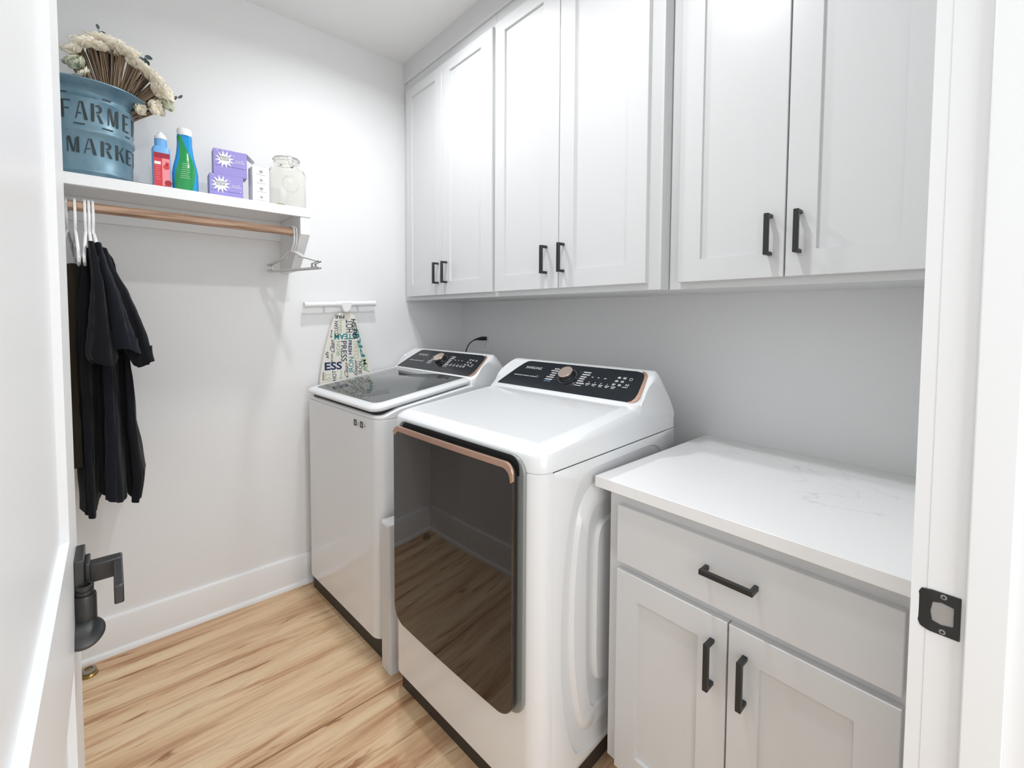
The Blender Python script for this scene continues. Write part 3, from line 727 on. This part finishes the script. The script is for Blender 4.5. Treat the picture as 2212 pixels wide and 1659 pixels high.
garment('t_shirt', 'black t-shirt hanging outermost on the rod, its sleeve sticking out farthest right', 't-shirt', CLOTHK,
        [(1.545, -.026, -.014, .22, .36, .1), (1.50, -.016, .002, .12, .42, .1), (1.40, -.005, .014, .09, .40, .1), (1.16, .010, .038, .09, .37, .08), (1.10, .012, .047, .09, .37, .05), (.95, .014, .050, .09, .37, .05), (.87, .018, .062, .09, .37, .05), (.78, .022, .073, .09, .38, .05), (.705, .022, .060, .10, .38, .05)],
        [(1.535, -.022, -.006, .34, .44, .1), (1.477, -.018, .009, .36, .45, .1), (1.402, -.004, .040, .37, .46, .1), (1.287, .022, .077, .37, .46, .1), (1.215, .030, .093, .37, .46, .1), (1.168, .052, .101, .37, .46, .1)], 3, GS, loc=(.27, -.037, 1.5))
garment('t_shirt', 'navy black t-shirt hanging in the middle of the three, sleeve hem level', 't-shirt', CLOTHN,
        [(1.54, -.040, -.027, .22, .38, .05), (1.50, -.045, -.022, .12, .42, .05), (1.40, -.052, -.004, .09, .42, .05), (1.16, -.040, .006, .09, .40, .05), (.95, -.040, .010, .09, .40, .05), (.80, -.042, .016, .09, .41, .05), (.722, -.042, .018, .10, .41, .05)],
        [(1.548, -.032, -.018, .36, .465, .05), (1.47, -.025, .000, .38, .480, .05), (1.40, -.012, .020, .38, .490, .05), (1.30, -.006, .045, .38, .495, .05), (1.212, -.003, .067, .38, .495, .05)], 11, GS, loc=(.27, -.046, 1.5))
garment('t_shirt', 'long black t-shirt hanging beside the bare hanger, its hem reaching lowest', 't-shirt', CLOTHK,
        [(1.538, -.056, -.040, .22, .38, .0), (1.50, -.066, -.040, .12, .42, .0), (1.40, -.080, -.036, .09, .43, .0), (1.22, -.092, -.045, .09, .42, .0), (1.0, -.092, -.044, .09, .41, .0), (.86, -.088, -.046, .09, .41, .0), (.76, -.084, -.046, .10, .41, .0), (.692, -.084, -.048, .12, .41, .0)],
        [(1.548, -.047, -.031, .37, .480, .0), (1.425, -.041, -.011, .39, .500, .0), (1.307, -.048, -.003, .39, .510, .0), (1.205, -.060, .010, .39, .515, .0), (1.182, -.052, .014, .39, .515, .0)], 23, GS, loc=(.27, -.055, 1.5))
garment('brown_garment', 'dark brown garment folded over the bare hanger at the far left of the rod', 'garment', CLOTHB,
        [(1.482, -.100, -.066, .12, .43, .0), (1.42, -.110, -.064, .11, .43, .0), (1.2, -.125, -.070, .11, .42, .0), (1.0, -.125, -.072, .11, .41, .0), (.84, -.125, -.074, .11, .41, .0)], None, 31, loc=(.27, -.08, 1.45))

# ------------------------------------------------------------------ ironing board
IX = .048
t = thing('ironing_board', 'ironing board hanging on the back wall, cover printed with laundry words', 'ironing board', (IX, .9, 1.37))
OL = [(1.341, .877, .915), (1.338, .864, .929), (1.330, .852, .940), (1.318, .842, .949), (1.288, .828, .962), (1.236, .812, .981), (1.18, .797, .996), (1.12, .783, 1.013), (1.06, .772, 1.029), (1.00, .765, 1.042), (.90, .756, 1.058), (.75, .748, 1.07), (.35, .748, 1.07), (.20, .752, 1.066)]
g_ = G(); rs = []
for (z, a, b) in OL:
    mid, hw = (a+b)/2, (b-a)/2; ring = []
    for k in range(28):
        q = 2*PI*k/28; c_, s_ = math.cos(q), math.sin(q)
        fx = .0085*math.copysign(abs(s_)**.28, s_); ring.append((IX-.0125+fx, mid+hw*math.copysign(abs(c_)**.42, c_), z))
    rs.append(ring)
g_.rings(rs)
XF = IX-.0035
WORDS = [('FRE',0.843,1.330,0.890,1.313,180,4),('CLEAN',0.839,1.300,0.858,1.235,90,4),('Iron',0.862,1.307,0.882,1.242,-90,3),('HOT',0.897,1.306,0.934,1.241,90,4),('FRESH',0.931,1.310,0.955,1.209,90,4),('STEAM',0.838,1.236,0.945,1.206,180,2),('Pre',0.818,1.256,0.829,1.219,90,4),('Clean',0.816,1.206,0.839,1.145,90,4),('IRON',0.848,1.198,0.867,1.126,90,3),('PRESS',0.871,1.198,0.901,1.093,-90,4),('FRESH',0.909,1.200,0.927,1.128,-90,1),('CLEAN',0.937,1.195,0.963,1.102,90,5),('PRE',0.958,1.258,0.979,1.110,90,2),('ESS',0.789,1.094,0.875,1.054,0,1),('Iron',0.817,1.136,0.830,1.093,90,4),('HOT',0.826,1.050,0.846,1.000,90,4),('Press',0.863,1.050,0.876,1.008,90,3),('Clean',0.887,1.087,0.907,1.013,75,4),('IRON',0.910,1.114,0.936,1.035,90,2),('Steam',0.936,1.095,0.957,1.016,80,4),('IRON',0.961,1.090,0.982,1.025,90,4),('AM',0.983,1.101,1.012,1.028,80,3),('ST',0.790,1.044,0.819,1.004,90,5),('sh',0.793,1.147,0.809,1.116,90,4),('EAN',0.777,1.045,0.786,1.007,90,4),('Clean',0.985,1.092,0.997,1.041,80,4),
 ('HOT',.800,.99,.83,.93,90,4),('PRESS',.84,.99,.93,.955,0,1),('Clean',.94,.985,1.03,.95,0,3),('FRESH',.84,.94,.94,.91,180,2),('Iron',.95,.94,1.03,.91,0,4)]
for (s_, y0, z0, y1, z1, rot, mi) in WORDS:
    z0, z1 = max(z0, z1), min(z0, z1); sh = .25 if s_ in ('Clean', 'Steam', 'sh') else 0
    if rot in (90, 80, 75, 60): f = lambda a, b, y0=y0, y1=y1, z0=z0, z1=z1: (XF, y1-(y1-y0)*b, z1+(z0-z1)*a)
    elif rot == -90: f = lambda a, b, y0=y0, y1=y1, z0=z0, z1=z1: (XF, y0+(y1-y0)*b, z0-(z0-z1)*a)
    elif rot == 180: f = lambda a, b, y0=y0, y1=y1, z0=z0, z1=z1: (XF, y1-(y1-y0)*a, z0-(z0-z1)*b)
    else: f = lambda a, b, y0=y0, y1=y1, z0=z0, z1=z1: (XF, y0+(y1-y0)*a, z1+(z0-z1)*b)
    if s_ in ('PRE', 'AM', 'FRESH') and rot in (90, 80) and y0 > .93: f0 = f; f = lambda a, b, f0=f0, zm=(z0+z1)/2, s_=s_: (f0(a, b)[0], f0(a, b)[1]+(.27 if s_ != 'FRESH' else .14)*(zm-f0(a, b)[2]), f0(a, b)[2])
    text(g_, s_, f, mi, sh, .028 if s_ in ('ESS', 'PRE', 'STEAM', 'FRESH', 'FRE') else .010)
build(g_, 'printed_cover', [COVER, NAVY, TEAL, SAGE, SLATE, OLIVE], t, angle=50)
g_ = G(); g_.cyl((.046, .703, 1.378), (.046, 1.052, 1.393), .0135, .0135, 24)
build(g_, 'foot_bar', PLASTIC, t, bevel=.002)
for a, b in ((.695, .712), (1.036, 1.056)): build(G().cyl((.046, a, 1.378+.043*(a-.703)), (.046, b, 1.378+.043*(b-.703)), .0155, .0150, 24), 'end_cap', PLASTIC, t, bevel=.0015)
build(G().cyl((.046, .842, 1.384), (.046, .935, 1.388), .0155, .0155, 24), 'centre_sleeve', PLASTIC, t, bevel=.0015)
g_ = G(); g_.prism([(.872, 1.396), (.924, 1.398), (.922, 1.378), (.914, 1.356), (.904, 1.345), (.885, 1.344), (.876, 1.356), (.870, 1.378)], lambda a, b, h: (.040+h, a, b), 0, .026); build(g_, 'hub', PLASTIC, t, bevel=.004)
for yq, zq in ((.80, 1.382), (.97, 1.389)): build(G().cyl((WB, yq, zq), (.046, yq, zq), .006, .006, 12), 'wall_hook', PLASTIC, t)

# ------------------------------------------------------------------ things on the shelf
SZ = 1.7775
# bucket with stencilled words
BC = (.165, -.038); BR = .122
t = thing('metal_bucket', 'blue galvanised flower bucket with stencilled words on the left end of the shelf', 'bucket', (BC[0], BC[1], SZ))
prof = [(0, 0), (.105, 0), (.109, .003), (.111, .018), (.116, .022), (.116, .030), (.112, .034), (.1135, .100), (.114, .145), (.1185, .149), (.1195, .155), (.1185, .161), (.115, .165), (.117, .249), (.120, .253), (.120, .259), (.1175, .262), (.1185, .275), (.1200, .280), (.133, .290), (.155, .2995), (.160, .303), (.1595, .3065), (.156, .305), (.131, .296), (.1155, .282), (.1125, .25), (.108, .05), (0, .045)]
bk = build(G().lathe(prof, (BC[0], BC[1], SZ), n=72), 'bucket_body', BLUEGALV, t, angle=50)
ST = {  # stencil letters on a unit box
 'F': [[(.0, 0), (.26, 0), (.26, 1), (0, 1)], [(.32, .92), (.85, .92), (.85, 1), (.32, 1)], [(.32, .48), (.70, .48), (.70, .56), (.32, .56)]],
 'A': [[(.0, 0), (.09, 0), (.44, 1), (.36, 1)], [(.46, 1), (.66, 1), (1., 0), (.72, 0)], [(.22, .3), (.50, .3), (.48, .37), (.24, .37)]],
 'R': [[(.0, 0), (.27, 0), (.27, 1), (0, 1)], [(.36, .92), (.62, 1), (.86, .9), (.92, .74), (.80, .58), (.62, .50), (.42, .52), (.42, .58), (.60, .60), (.68, .74), (.60, .88), (.36, .86)], [(.46, .44), (.66, .44), (1., .0), (.72, 0)]],
 'M': [[(.0, 0), (.09, 0), (.09, .85), (0, .95)], [(.06, 1), (.28, 1), (.56, .15), (.42, 0)], [(.52, 0), (.62, .05), (.76, .85), (.70, .95)], [(.74, 0), (1., 0), (1., 1), (.80, 1)]],
 'E': [[(.0, 0), (.27, 0), (.27, 1), (0, 1)], [(.33, .92), (.85, .92), (.85, 1), (.33, 1)], [(.33, .47), (.70, .47), (.70, .55), (.33, .55)], [(.33, 0), (.85, 0), (.85, .08), (.33, .08)]],
 'S': [[(.05, .72), (.2, .95), (.5, 1), (.8, .95), (.8, .86), (.5, .92), (.3, .84), (.3, .66), (.75, .40), (.85, .22), (.7, .05), (.4, 0), (.05, .06), (.05, .15), (.4, .08), (.55, .2), (.5, .34), (.15, .55)]],
 'K': [[(.0, 0), (.27, 0), (.27, 1), (0, 1)], [(.36, .50), (.46, .52), (.92, 1), (.80, 1), (.36, .58)], [(.46, .48), (.60, .60), (1., 0), (.74, 0)]],
 'T': [[(.36, 0), (.64, 0), (.64, .86), (.36, .86)], [(.0, .92), (1., .92), (1., 1), (0, 1)]]}
g_ = G()
def prad(h):
    for (r0, h0), (r1, h1) in zip(prof[1:20], prof[2:21]):
        if h0 <= h <= h1 and h1 > h0: return r0+(r1-r0)*(h-h0)/(h1-h0)
    return .12
def wrap(th, h): r_ = prad(h)+.0016; return (BC[0]+r_*math.cos(th), BC[1]+r_*math.sin(th), SZ+h)
def dens(poly, k=4):
    out_ = []
    for i in range(len(poly)):
        a, b = poly[i], poly[(i+1) % len(poly)]
        out_ += [(a[0]+(b[0]-a[0])*q/k, a[1]+(b[1]-a[1])*q/k) for q in range(k)]
    return out_
for word, cs, z0, z1, wd in (('FARMERS', (-.47, -.15, .18, .55, .95, 1.36, 1.72), .186, .243, .265), ('MARKET', (-.36, .01, .375, .735, 1.08, 1.42), .078, .128, .275)):
    for ch, c_ in zip(word, cs):
        for poly in ST[ch]:
            pts = dens(poly, 3); g_.add([wrap(c_-wd/2+wd*a, z0+(z1-z0)*b) for a, b in pts], [tuple(range(len(pts)))])
def dashb(a0, a1, h, hh=.0035):
    n_ = 6; g_.add([wrap(a0+(a1-a0)*k/n_, h-hh/2) for k in range(n_+1)]+[wrap(a1-(a1-a0)*k/n_, h+hh/2) for k in range(n_+1)], [tuple(range(2*n_+2))])
dashb(-.60, -.44, .2665); dashb(.30, .50, .2665); dashb(-.33, -.08, .1715); dashb(.28, .54, .1715); dashb(.9, 1.1, .1715)
sw = build(g_, 'stencil_lettering', mat('stencil_dark_green', (.018, .032, .036), .6), bk)

# bouquet
t = thing('flower_bouquet', 'bunch of cream dried flowers with brown stems lying over the bucket rim', 'flowers', (.17, 0, SZ+.25))
HEADS = [(-.074, 2.212, .026, 0), (-.049, 2.236, .029, 0), (-.026, 2.258, .029, 0), (-.002, 2.270, .032, 0), (-.006, 2.245, .026, 0), (.022, 2.265, .032, 0), (.042, 2.255, .032, 0), (.064, 2.250, .031, 0), (.086, 2.230, .028, 0), (.108, 2.220, .031, 0), (.134, 2.196, .031, 0), (.152, 2.174, .030, 0), (.153, 2.148, .030, 0), (.172, 2.138, .028, 0),
         (-.076, 2.184, .024, 1), (-.066, 2.166, .024, 1), (-.052, 2.146, .022, 0), (.178, 2.110, .026, 1), (.155, 2.092, .025, 0), (.136, 2.078, .022, 0), (.096, 2.066, .020, 0)]
rnd = random.Random(5)
base = Vector((.175, .020, 2.085))
for i, (y, z, r_, kind) in enumerate(HEADS):
    r_ *= 1.28; c = Vector((.205+rnd.uniform(-.02, .03), y, z)); ax = (c-base); ax.x += .02; ax = ax.normalized(); u = ax.orthogonal().normalized(); w_ = ax.cross(u); g_ = G()
    # cupped head: overlapping broad petals in three whorls round a closed bud
    for ring_, (np_, open_, ln) in enumerate(((6, 1.0, 1.0), (5, .72, .98), (4, .42, .92), (3, .18, .80))):
        for k in range(np_):
            a = 2*PI*(k+.5*ring_+rnd.uniform(-.12, .12))/np_; d_ = u*math.cos(a)+w_*math.sin(a); s_ = ax.cross(d_)
            op = open_*rnd.uniform(.9, 1.1); pts = []; nq = 6
            for q in range(nq+1):
                f_ = q/nq; wd = r_*.78*(math.sin(PI*min(1, .12+.80*f_))**.7)*(1.0 if ring_ < 2 else .75)
                rad = r_*op*math.sin(f_*1.45)*.98; hgt = r_*(-.55+1.15*ln*f_-(.25*op*f_*f_))
                for j in range(-2, 3):
                    jj = j/2; ruff = r_*.06*math.sin(5*jj+3*f_+k)*f_
                    pts.append(c+d_*(rad*(1-.22*jj*jj)+ruff)+s_*(wd*jj)*(1-.0*f_)+ax*(hgt-r_*.10*jj*jj*f_+ruff))
            g_.add(pts, [(5*q+j, 5*q+j+1, 5*q+j+6, 5*q+j+5) for q in range(nq) for j in range(4)])
    build(g_, 'flower_head', CREAM if kind == 0 else CREAM2, t, angle=80)
g_ = G()
for i, (y, z, r_, kind) in enumerate(HEADS):
    e0 = Vector((.19, y, z)); dirv = (base-e0).normalized(); e0 = e0+dirv*(r_*.45)
    for k in range(22):
        jx, jn = rnd.uniform(-.022, .022), rnd.uniform(-.017, .017); side = Vector((0, -dirv.z, dirv.y))
        e = e0+Vector((jx, 0, 0))+side*jn
        b0 = base+Vector((jx*.5+rnd.uniform(-.02, .02), 0, -.085))+side*(jn*.5)+(e0-base)*.10+Vector((0, 0, rnd.uniform(-.01, .01)))
        m_ = b0*.45+e*.55+side*rnd.uniform(-.003, .003)+Vector((0, 0, .006))
        g_.tube([b0, m_, e], [.0010, .0013, .0019], 5, mi=rnd.choice((0, 0, 0, 1)))
build(g_, 'dried_stems', [STEM, STEM2], t, angle=80)
def sprig(p, d, n, sz):
    g_ = G(); p = Vector(p); d = Vector(d); g_.tube([p, p+d*.5, p+d], .0009, 5)
    for k in range(n):
        c = p+d*(.35+.65*k/max(1, n-1)); a = rnd.uniform(0, 2*PI) if n > 3 else (.9 if k % 2 else -.6)
        u = Vector((0, math.cos(a+.8), math.sin(a+.8))); s_ = Vector((.5, -u.z, u.y)).normalized(); pts = []
        for q in range(5):
            f_ = q/4; wd = sz*.42*math.sin(PI*(.08+.84*f_)); cen = c+u*(sz*1.2*f_); pts += [cen-s_*wd+Vector((.002, 0, 0)), cen, cen+s_*wd+Vector((.002, 0, 0))]
        g_.add(pts, [(3*q+j, 3*q+j+1, 3*q+j+4, 3*q+j+3) for q in range(4) for j in (0, 1)])
    return g_
for p, d, n, sz in (((.19, .118, 2.235), (0, -.002, .030), 4, .018), ((.19, -.004, 2.292), (0, -.004, .016), 2, .014), ((.19, .190, 2.135), (0, .026, .014), 4, .011)):
    build(sprig(p, d, n, sz), 'leaf_sprig', LEAF, t, angle=80)

# black tray behind the bucket
tag(build(G().box(.10, .24, .055, .150, SZ, SZ+.020), 'flat_tray', RUBBER, bevel=.002), 'flat black tray lying on the shelf between the blue bucket and the red bottle', 'tray')

# red bottle
t = thing('scent_bottle', 'small pale blue bottle with a red label and white cap on the shelf', 'bottle', (.225, .152, SZ))
def loft(sec, c, n=5, mi=0):
    return G().rings([[(c[0]+a, c[1]+b, SZ+h) for a, b in rr(-wx, wx, -wy, wy, r_, n)] for h, wx, wy, r_ in sec], mi=mi)
build(loft([(0, .018, .025, .010), (.004, .020, .0265, .011), (.150, .020, .0270, .011), (.158, .018, .024, .011), (.162, .0175, .0195, .014)], (.225, .152)), 'bottle_body', BLUEB, t)
build(loft([(.162, .0170, .0190, .0169), (.188, .0170, .0190, .0169)], (.225, .152)), 'collar', BLUEB, t)
build(G().lathe([(.0185, .188), (.0185, .198), (.013, .205), (.008, .209), (.0065, .214), (0, .215)], (.225, .152, SZ)), 'cap', PLASTIC, t)
g_ = G()
def lab(y0, y1, z0, z1, mi, o=.0006): g_.box(.2450-.0002, .2450+o, y0, y1, SZ+z0, SZ+z1, mi)
lab(.1295, .153, .004, .134, 0, .0008); lab(.153, .1755, .004, .130, 2, .0008)
lab(.1295, .1755, .118, .136, 1, .0012); lab(.131, .149, .094, .104, 3, .0014)
for k in range(7): lab(.133, .148-.002*(k % 3), .088-.008*k, .0895-.008*k, 2, .0014)
g_.v = g_.v
for (yc, zc, r_, mi) in ((.1655, .088, .009, 0), (.168, .100, .006, 0), (.170, .030, .011, 1), (.160, .012, .008, 1)):
    g_.cyl((.2450, yc, SZ+zc), (.2466, yc, SZ+zc), r_, r_, 16, mi)
build(g_, 'label_wrap', [REDL, REDD, PINKL, CARD], t)

# blue-green bottle
t = thing('detergent_bottle', 'tall blue bottle with a green swirl label and white cap on the shelf', 'bottle', (.225, .223, SZ))
GB = [(0, .026, .037), (.004, .0285, .040), (.075, .029, .0405), (.100, .027, .0375), (.130, .022, .031), (.155, .0195, .0265), (.185, .019, .0240), (.210, .0195, .0240), (.222, .0195, .0225)]
g_ = G(); c = (.225, .223); g_.rings([[(c[0]+wx*math.copysign(abs(math.cos(q))**.8, math.cos(q)), c[1]+wy*math.copysign(abs(math.sin(q))**.8, math.sin(q)), SZ+h) for q in [2*PI*k/40 for k in range(40)]] for h, wx, wy in GB])
bb = build(g_, 'bottle_body', BLUET, t, angle=50)
build(G().lathe([(.0225, .218), (.0232, .220), (.0232, .240), (.0215, .2435), (0, .2435)], (c[0], c[1], SZ)), 'cap', PLASTIC, t)
def gbx(h, y):
    for (h0, a0, b0), (h1, a1, b1) in zip(GB, GB[1:]):
        if h0 <= h <= h1:
            k = (h-h0)/(h1-h0); wx = a0+(a1-a0)*k; wy = b0+(b1-b0)*k; q = max(-.97, min(.97, y/wy))
            s_ = math.copysign(abs(q)**(1/.8), q); return wx*abs(math.cos(math.asin(s_)))**.8
    return .02
g_ = G(); rows = []
for k in range(33):
    h = .004+.210*k/32; f_ = k/32
    cen = -.012+.010*math.sin(f_*3.4-.4)+(.004-.028*max(0, f_-.55)); wd = .030*(1-f_*.0) if f_ < .42 else .030-.040*(f_-.42)
    wd = max(.007, wd*(.72+.28*math.cos((f_-.25)*3.2)))
    row = []
    for j in range(9):
        y = cen+wd*(j/4-1); wy = [b0+(b1-b0)*((h-h0)/(h1-h0)) for (h0, a0, b0), (h1, a1, b1) in zip(GB, GB[1:]) if h0 <= h <= h1][0]
        y = max(-wy*.96, min(wy*.96, y)); row.append((c[0]+gbx(h, y)+.0007, c[1]+y, SZ+h))
    rows.append(row)
g_.rings(rows, False, False, 0, closed=False)
for k in range(8):
    h = .058+.0075*k; y0, y1 = -.018+.001*k, .012-.0015*(k % 3); g_.add([(c[0]+gbx(h, y)+.0013, c[1]+y, SZ+hh) for y, hh in ((y0, h), ((y0+y1)/2, h), (y1, h), (y1, h+.002), ((y0+y1)/2, h+.002), (y0, h+.002))], [(0, 1, 4, 5), (1, 2, 3, 4)], 1)
build(g_, 'swirl_label', [GREENL, GREENP], bb)

# lavender boxes
def soda(label, M, open_=False):
    """local: front face at x=0 facing +x, width along y 0..w, z 0..h"""
    loc = M @ Vector((-.03, .057, 0)); t = thing('cardboard_box', label, 'box', tuple(loc), 'purple cardboard boxes on the shelf')
    w_, h_, d_ = .113, .0985, .062
    g_ = G(); g_.box(-d_, 0, 0, w_, 0, h_); g_.m = [1, 1, 1, 1, 1, 0]
    g_.m = [1]*5+[0]
    g_.xf(M); bx_ = build(g_, 'carton', [PURPLE, PURPLED], t, bevel=.0006, seg=1)
    g_ = G(); F = lambda a, b, o=.0007: tuple(M @ Vector((o, a, b)))
    n_ = 12; cx_, cz = .037, .061
    star = [(cx_+(.034 if k % 2 == 0 else .0175)*math.cos(PI*k/n_+.2)*(1.0), cz+(.036 if k % 2 == 0 else .0165)*math.sin(PI*k/n_+.2)) for k in range(2*n_)]
    g_.add([F(max(a, .002), min(b, h_-.002)) for a, b in star], [tuple(range(2*n_))], 0)
    text(g_, 'BAKING', lambda a, b: F(.019+.034*a, .066+.0075*b, .0012), 1); text(g_, 'SODA', lambda a, b: F(.022+.030*a, .056+.0085*b, .0012), 1)
    text(g_, 'LAVENDER', lambda a, b: F(.070+.037*a, .053+.006*b, .001), 0)
    text(g_, 'fabric', lambda a, b: F(.074+.026*a, .061+.004*b, .001), 0)
    for a, b in ((.012, .093), (.068, .078), (.098, .066), (.104, .040)): g_.add([F(a-.002, b), F(a, b-.002), F(a+.002, b), F(a, b+.002)], [(0, 1, 2, 3)], 0)
    for (a0, b0, a1, b1) in ((.006, .036, .106, .034), (.106, .034, .110, .040)): g_.add([F(a0, b0), F(a1, b1), F(a1, b1+.0008), F(a0, b0+.0008)], [(0, 1, 2, 3)], 2)
    build(g_, 'printed_label', [CARD, BLACKP, NAVY], bx_)
    if open_:
        g_ = G()
        def flap(pts, th=.0008):
            v = [M @ Vector(p) for p in pts]; n_v = (v[1]-v[0]).cross(v[2]-v[0]).normalized()*th; g_.add([tuple(p) for p in v]+[tuple(p+n_v) for p in v], [(0, 1, 2, 3), (7, 6, 5, 4), (0, 4, 5, 1), (1, 5, 6, 2), (2, 6, 7, 3), (3, 7, 4, 0)])
        flap([(0, w_, h_), (-d_, w_, h_), (-d_-.0, w_+.030, h_-.020), (0, w_+.030, h_-.026)])
        flap([(0, w_*.62, h_), (-d_, w_*.62, h_+.010), (-d_, w_, h_+.010), (0, w_, h_+.001)])
        build(g_, 'open_flap', CARD, t)
soda('purple lavender baking soda box with a white starburst, lower of the two stacked', Matrix.Translation((.240, .297, SZ)) @ Matrix.Rotation(math.radians(-2), 4, 'Z'))
soda('purple lavender baking soda box with open flaps, upper of the two stacked', Matrix.Translation((.236, .312, SZ+.0992)) @ Matrix.Rotation(math.radians(-3), 4, 'Z') , True)
t = thing('small_carton', 'small white carton with grey line icons between the purple boxes and the glass jar', 'box', (.23, .472, SZ))
Mx = Matrix.Translation((.262, .440, SZ)) @ Matrix.Rotation(math.radians(4), 4, 'Z')
g_ = G(); g_.box(-.055, 0, 0, .062, 0, .150); bx_ = build(g_.xf(Mx), 'carton', CARD, t, bevel=.0006, seg=1)
g_ = G()
for k in range(4):
    zc = .133-.034*k; cc = .032
    if k % 2 == 0: g_.tube([(.0008, cc+.006*math.cos(a), zc+.006*math.sin(a)) for a in [q*PI/6 for q in range(12)]], .0005, 4, closed=True)
    else: g_.tube([(.0008, cc-.006, zc-.004), (.0008, cc, zc+.007), (.0008, cc+.006, zc-.004)], .0005, 4, closed=True)
    g_.box(.0003, .0009, cc-.004, cc+.004, zc-.002, zc+.003); g_.box(.0003, .0009, cc-.018, cc+.018, zc-.0125, zc-.0117)
build(g_.xf(Mx), 'printed_icons', GREYP, bx_)

# glass jar
t = thing('glass_jar', 'large clear glass clip-top jar at the right end of the shelf', 'jar', (.225, .578, SZ))
JC = (.225, .578)
def sq(r_, z, p=.62, n=56): return [(JC[0]+r_*.86*math.copysign(abs(math.cos(q))**p, math.cos(q)), JC[1]+r_*math.copysign(abs(math.sin(q))**p, math.sin(q)), SZ+z) for q in [2*PI*k/n for k in range(n)]]
out_ = [(.060, 0, .7), (.069, .003, .66), (.0725, .010, .62), (.0725, .135, .62), (.070, .155, .7), (.062, .172, .85), (.052, .183, 1.), (.0475, .189, 1.), (.0475, .206, 1.)]
inn = [(.0435, .206, 1.), (.0435, .188, 1.), (.048, .180, 1.), (.058, .168, .85), (.066, .153, .7), (.0685, .134, .62), (.0685, .012, .62), (.064, .007, .66), (.04, .006, .7)]
jb = build(G().rings([sq(a, b, c) for a, b, c in out_+inn]), 'jar_body', JAR, t, angle=50)
g_ = G(); yc, zc = JC[1]-.003, SZ+.098; X = JC[0]+.0725*.86
g_.tube([(X+.0003, yc+.032*math.cos(a), zc+.034*math.sin(a)) for a in [q*PI/20 for q in range(40)]], .0011, 6, closed=True)
g_.tube([(X+.0003, yc+.028*math.cos(a), zc+.030*math.sin(a)) for a in [q*PI/20 for q in range(40)]], .0007, 6, closed=True)
build(g_, 'embossed_ring', JAR, jb)
build(G().lathe([(0, .2065), (.050, .2065), (.0515, .209), (.0515, .2145), (.048, .219), (.030, .2215), (0, .222)], (JC[0], JC[1], SZ)), 'jar_lid', JAR, t)
WIRE = mat('clip_wire_steel', g(.45), .25, metal=1.)
g_ = G(); g_.tube([(JC[0]+.0495*math.cos(a), JC[1]+.0495*math.sin(a), SZ+.1985) for a in [q*PI/24 for q in range(48)]], .0009, 6, closed=True)
g_.tube([(JC[0]+.0530*math.cos(a), JC[1]+.0530*math.sin(a), SZ+.211) for a in [q*PI/24 for q in range(48)]], .0009, 6, closed=True)
xq = JC[0]+.054
for dy in (-.010, .010): g_.tube([(xq-.002, JC[1]+dy, SZ+.212), (xq+.005, JC[1]+dy, SZ+.203), (xq+.004, JC[1]+dy*.8, SZ+.188), (xq+.005, JC[1]+dy*.4, SZ+.182)], .0009, 6)
g_.tube([(xq+.005, JC[1]-.010, SZ+.203), (xq+.005, JC[1]+.010, SZ+.203)], .0009, 6)
build(g_, 'clip', WIRE, t)
g_ = G(); g_.lathe([(0, .0122), (.016, .0122), (.018, .015), (.012, .020), (0, .021)], (JC[0]+.015, JC[1]-.032, SZ)); tag(build(g_, 'scent_bead_heap', mat('pale_yellow_powder', (.62, .55, .22), .8)), 'small yellow heap of powder inside the glass jar', 'powder')

# ------------------------------------------------------------------ lights
def can(x, y, label, power):
    t = thing('recessed_light', label, 'ceiling light', (x, y, H))
    build(G().lathe([(.062, 0), (.085, 0), (.085, -.004), (.078, -.006), (.062, -.004)], (x, y, H)), 'trim_ring', TRIM, t)
    build(G().lathe([(0, -.0015), (.062, -.0015)], (x, y, H), n=32), 'lens', LAMP, t)
    l = bpy.data.lights.new('can_light', 'AREA'); l.shape = 'DISK'; l.size = .10; l.energy = power; l.color = (.955, .98, 1.); l.spread = 2.75
    o = bpy.data.objects.new('can_light', l); COL.objects.link(o); o.location = (x, y, H-.012); return o
can(.72, .80, 'white recessed ceiling light nearer the back wall', 8.6)
can(1.58, .64, 'white recessed ceiling light nearer the doorway', 8.6)
# large soft fill lamp added on the hallway side, behind the camera
l = bpy.data.lights.new('hall_fill', 'AREA'); l.shape = 'RECTANGLE'; l.size = 1.6; l.size_y = 1.8; l.energy = 27; l.color = (.92, .965, 1)
o = bpy.data.objects.new('hall_fill', l); COL.objects.link(o); o.location = (3.6, .35, 1.5); o.rotation_euler = (PI/2, 0, PI/2)
wd = bpy.data.worlds.new('world'); wd.use_nodes = True; S.world = wd
wd.node_tree.nodes['Background'].inputs[0].default_value = (.91, .96, 1, 1); wd.node_tree.nodes['Background'].inputs[1].default_value = 1.15

S.view_settings.view_transform = 'Standard'; S.view_settings.look = 'None'; S.view_settings.gamma = 1.; S.view_settings.use_curve_mapping = False
S.view_settings.exposure = .10
S.cycles.diffuse_bounces = 8; S.cycles.max_bounces = 14; S.cycles.transmission_bounces = 12
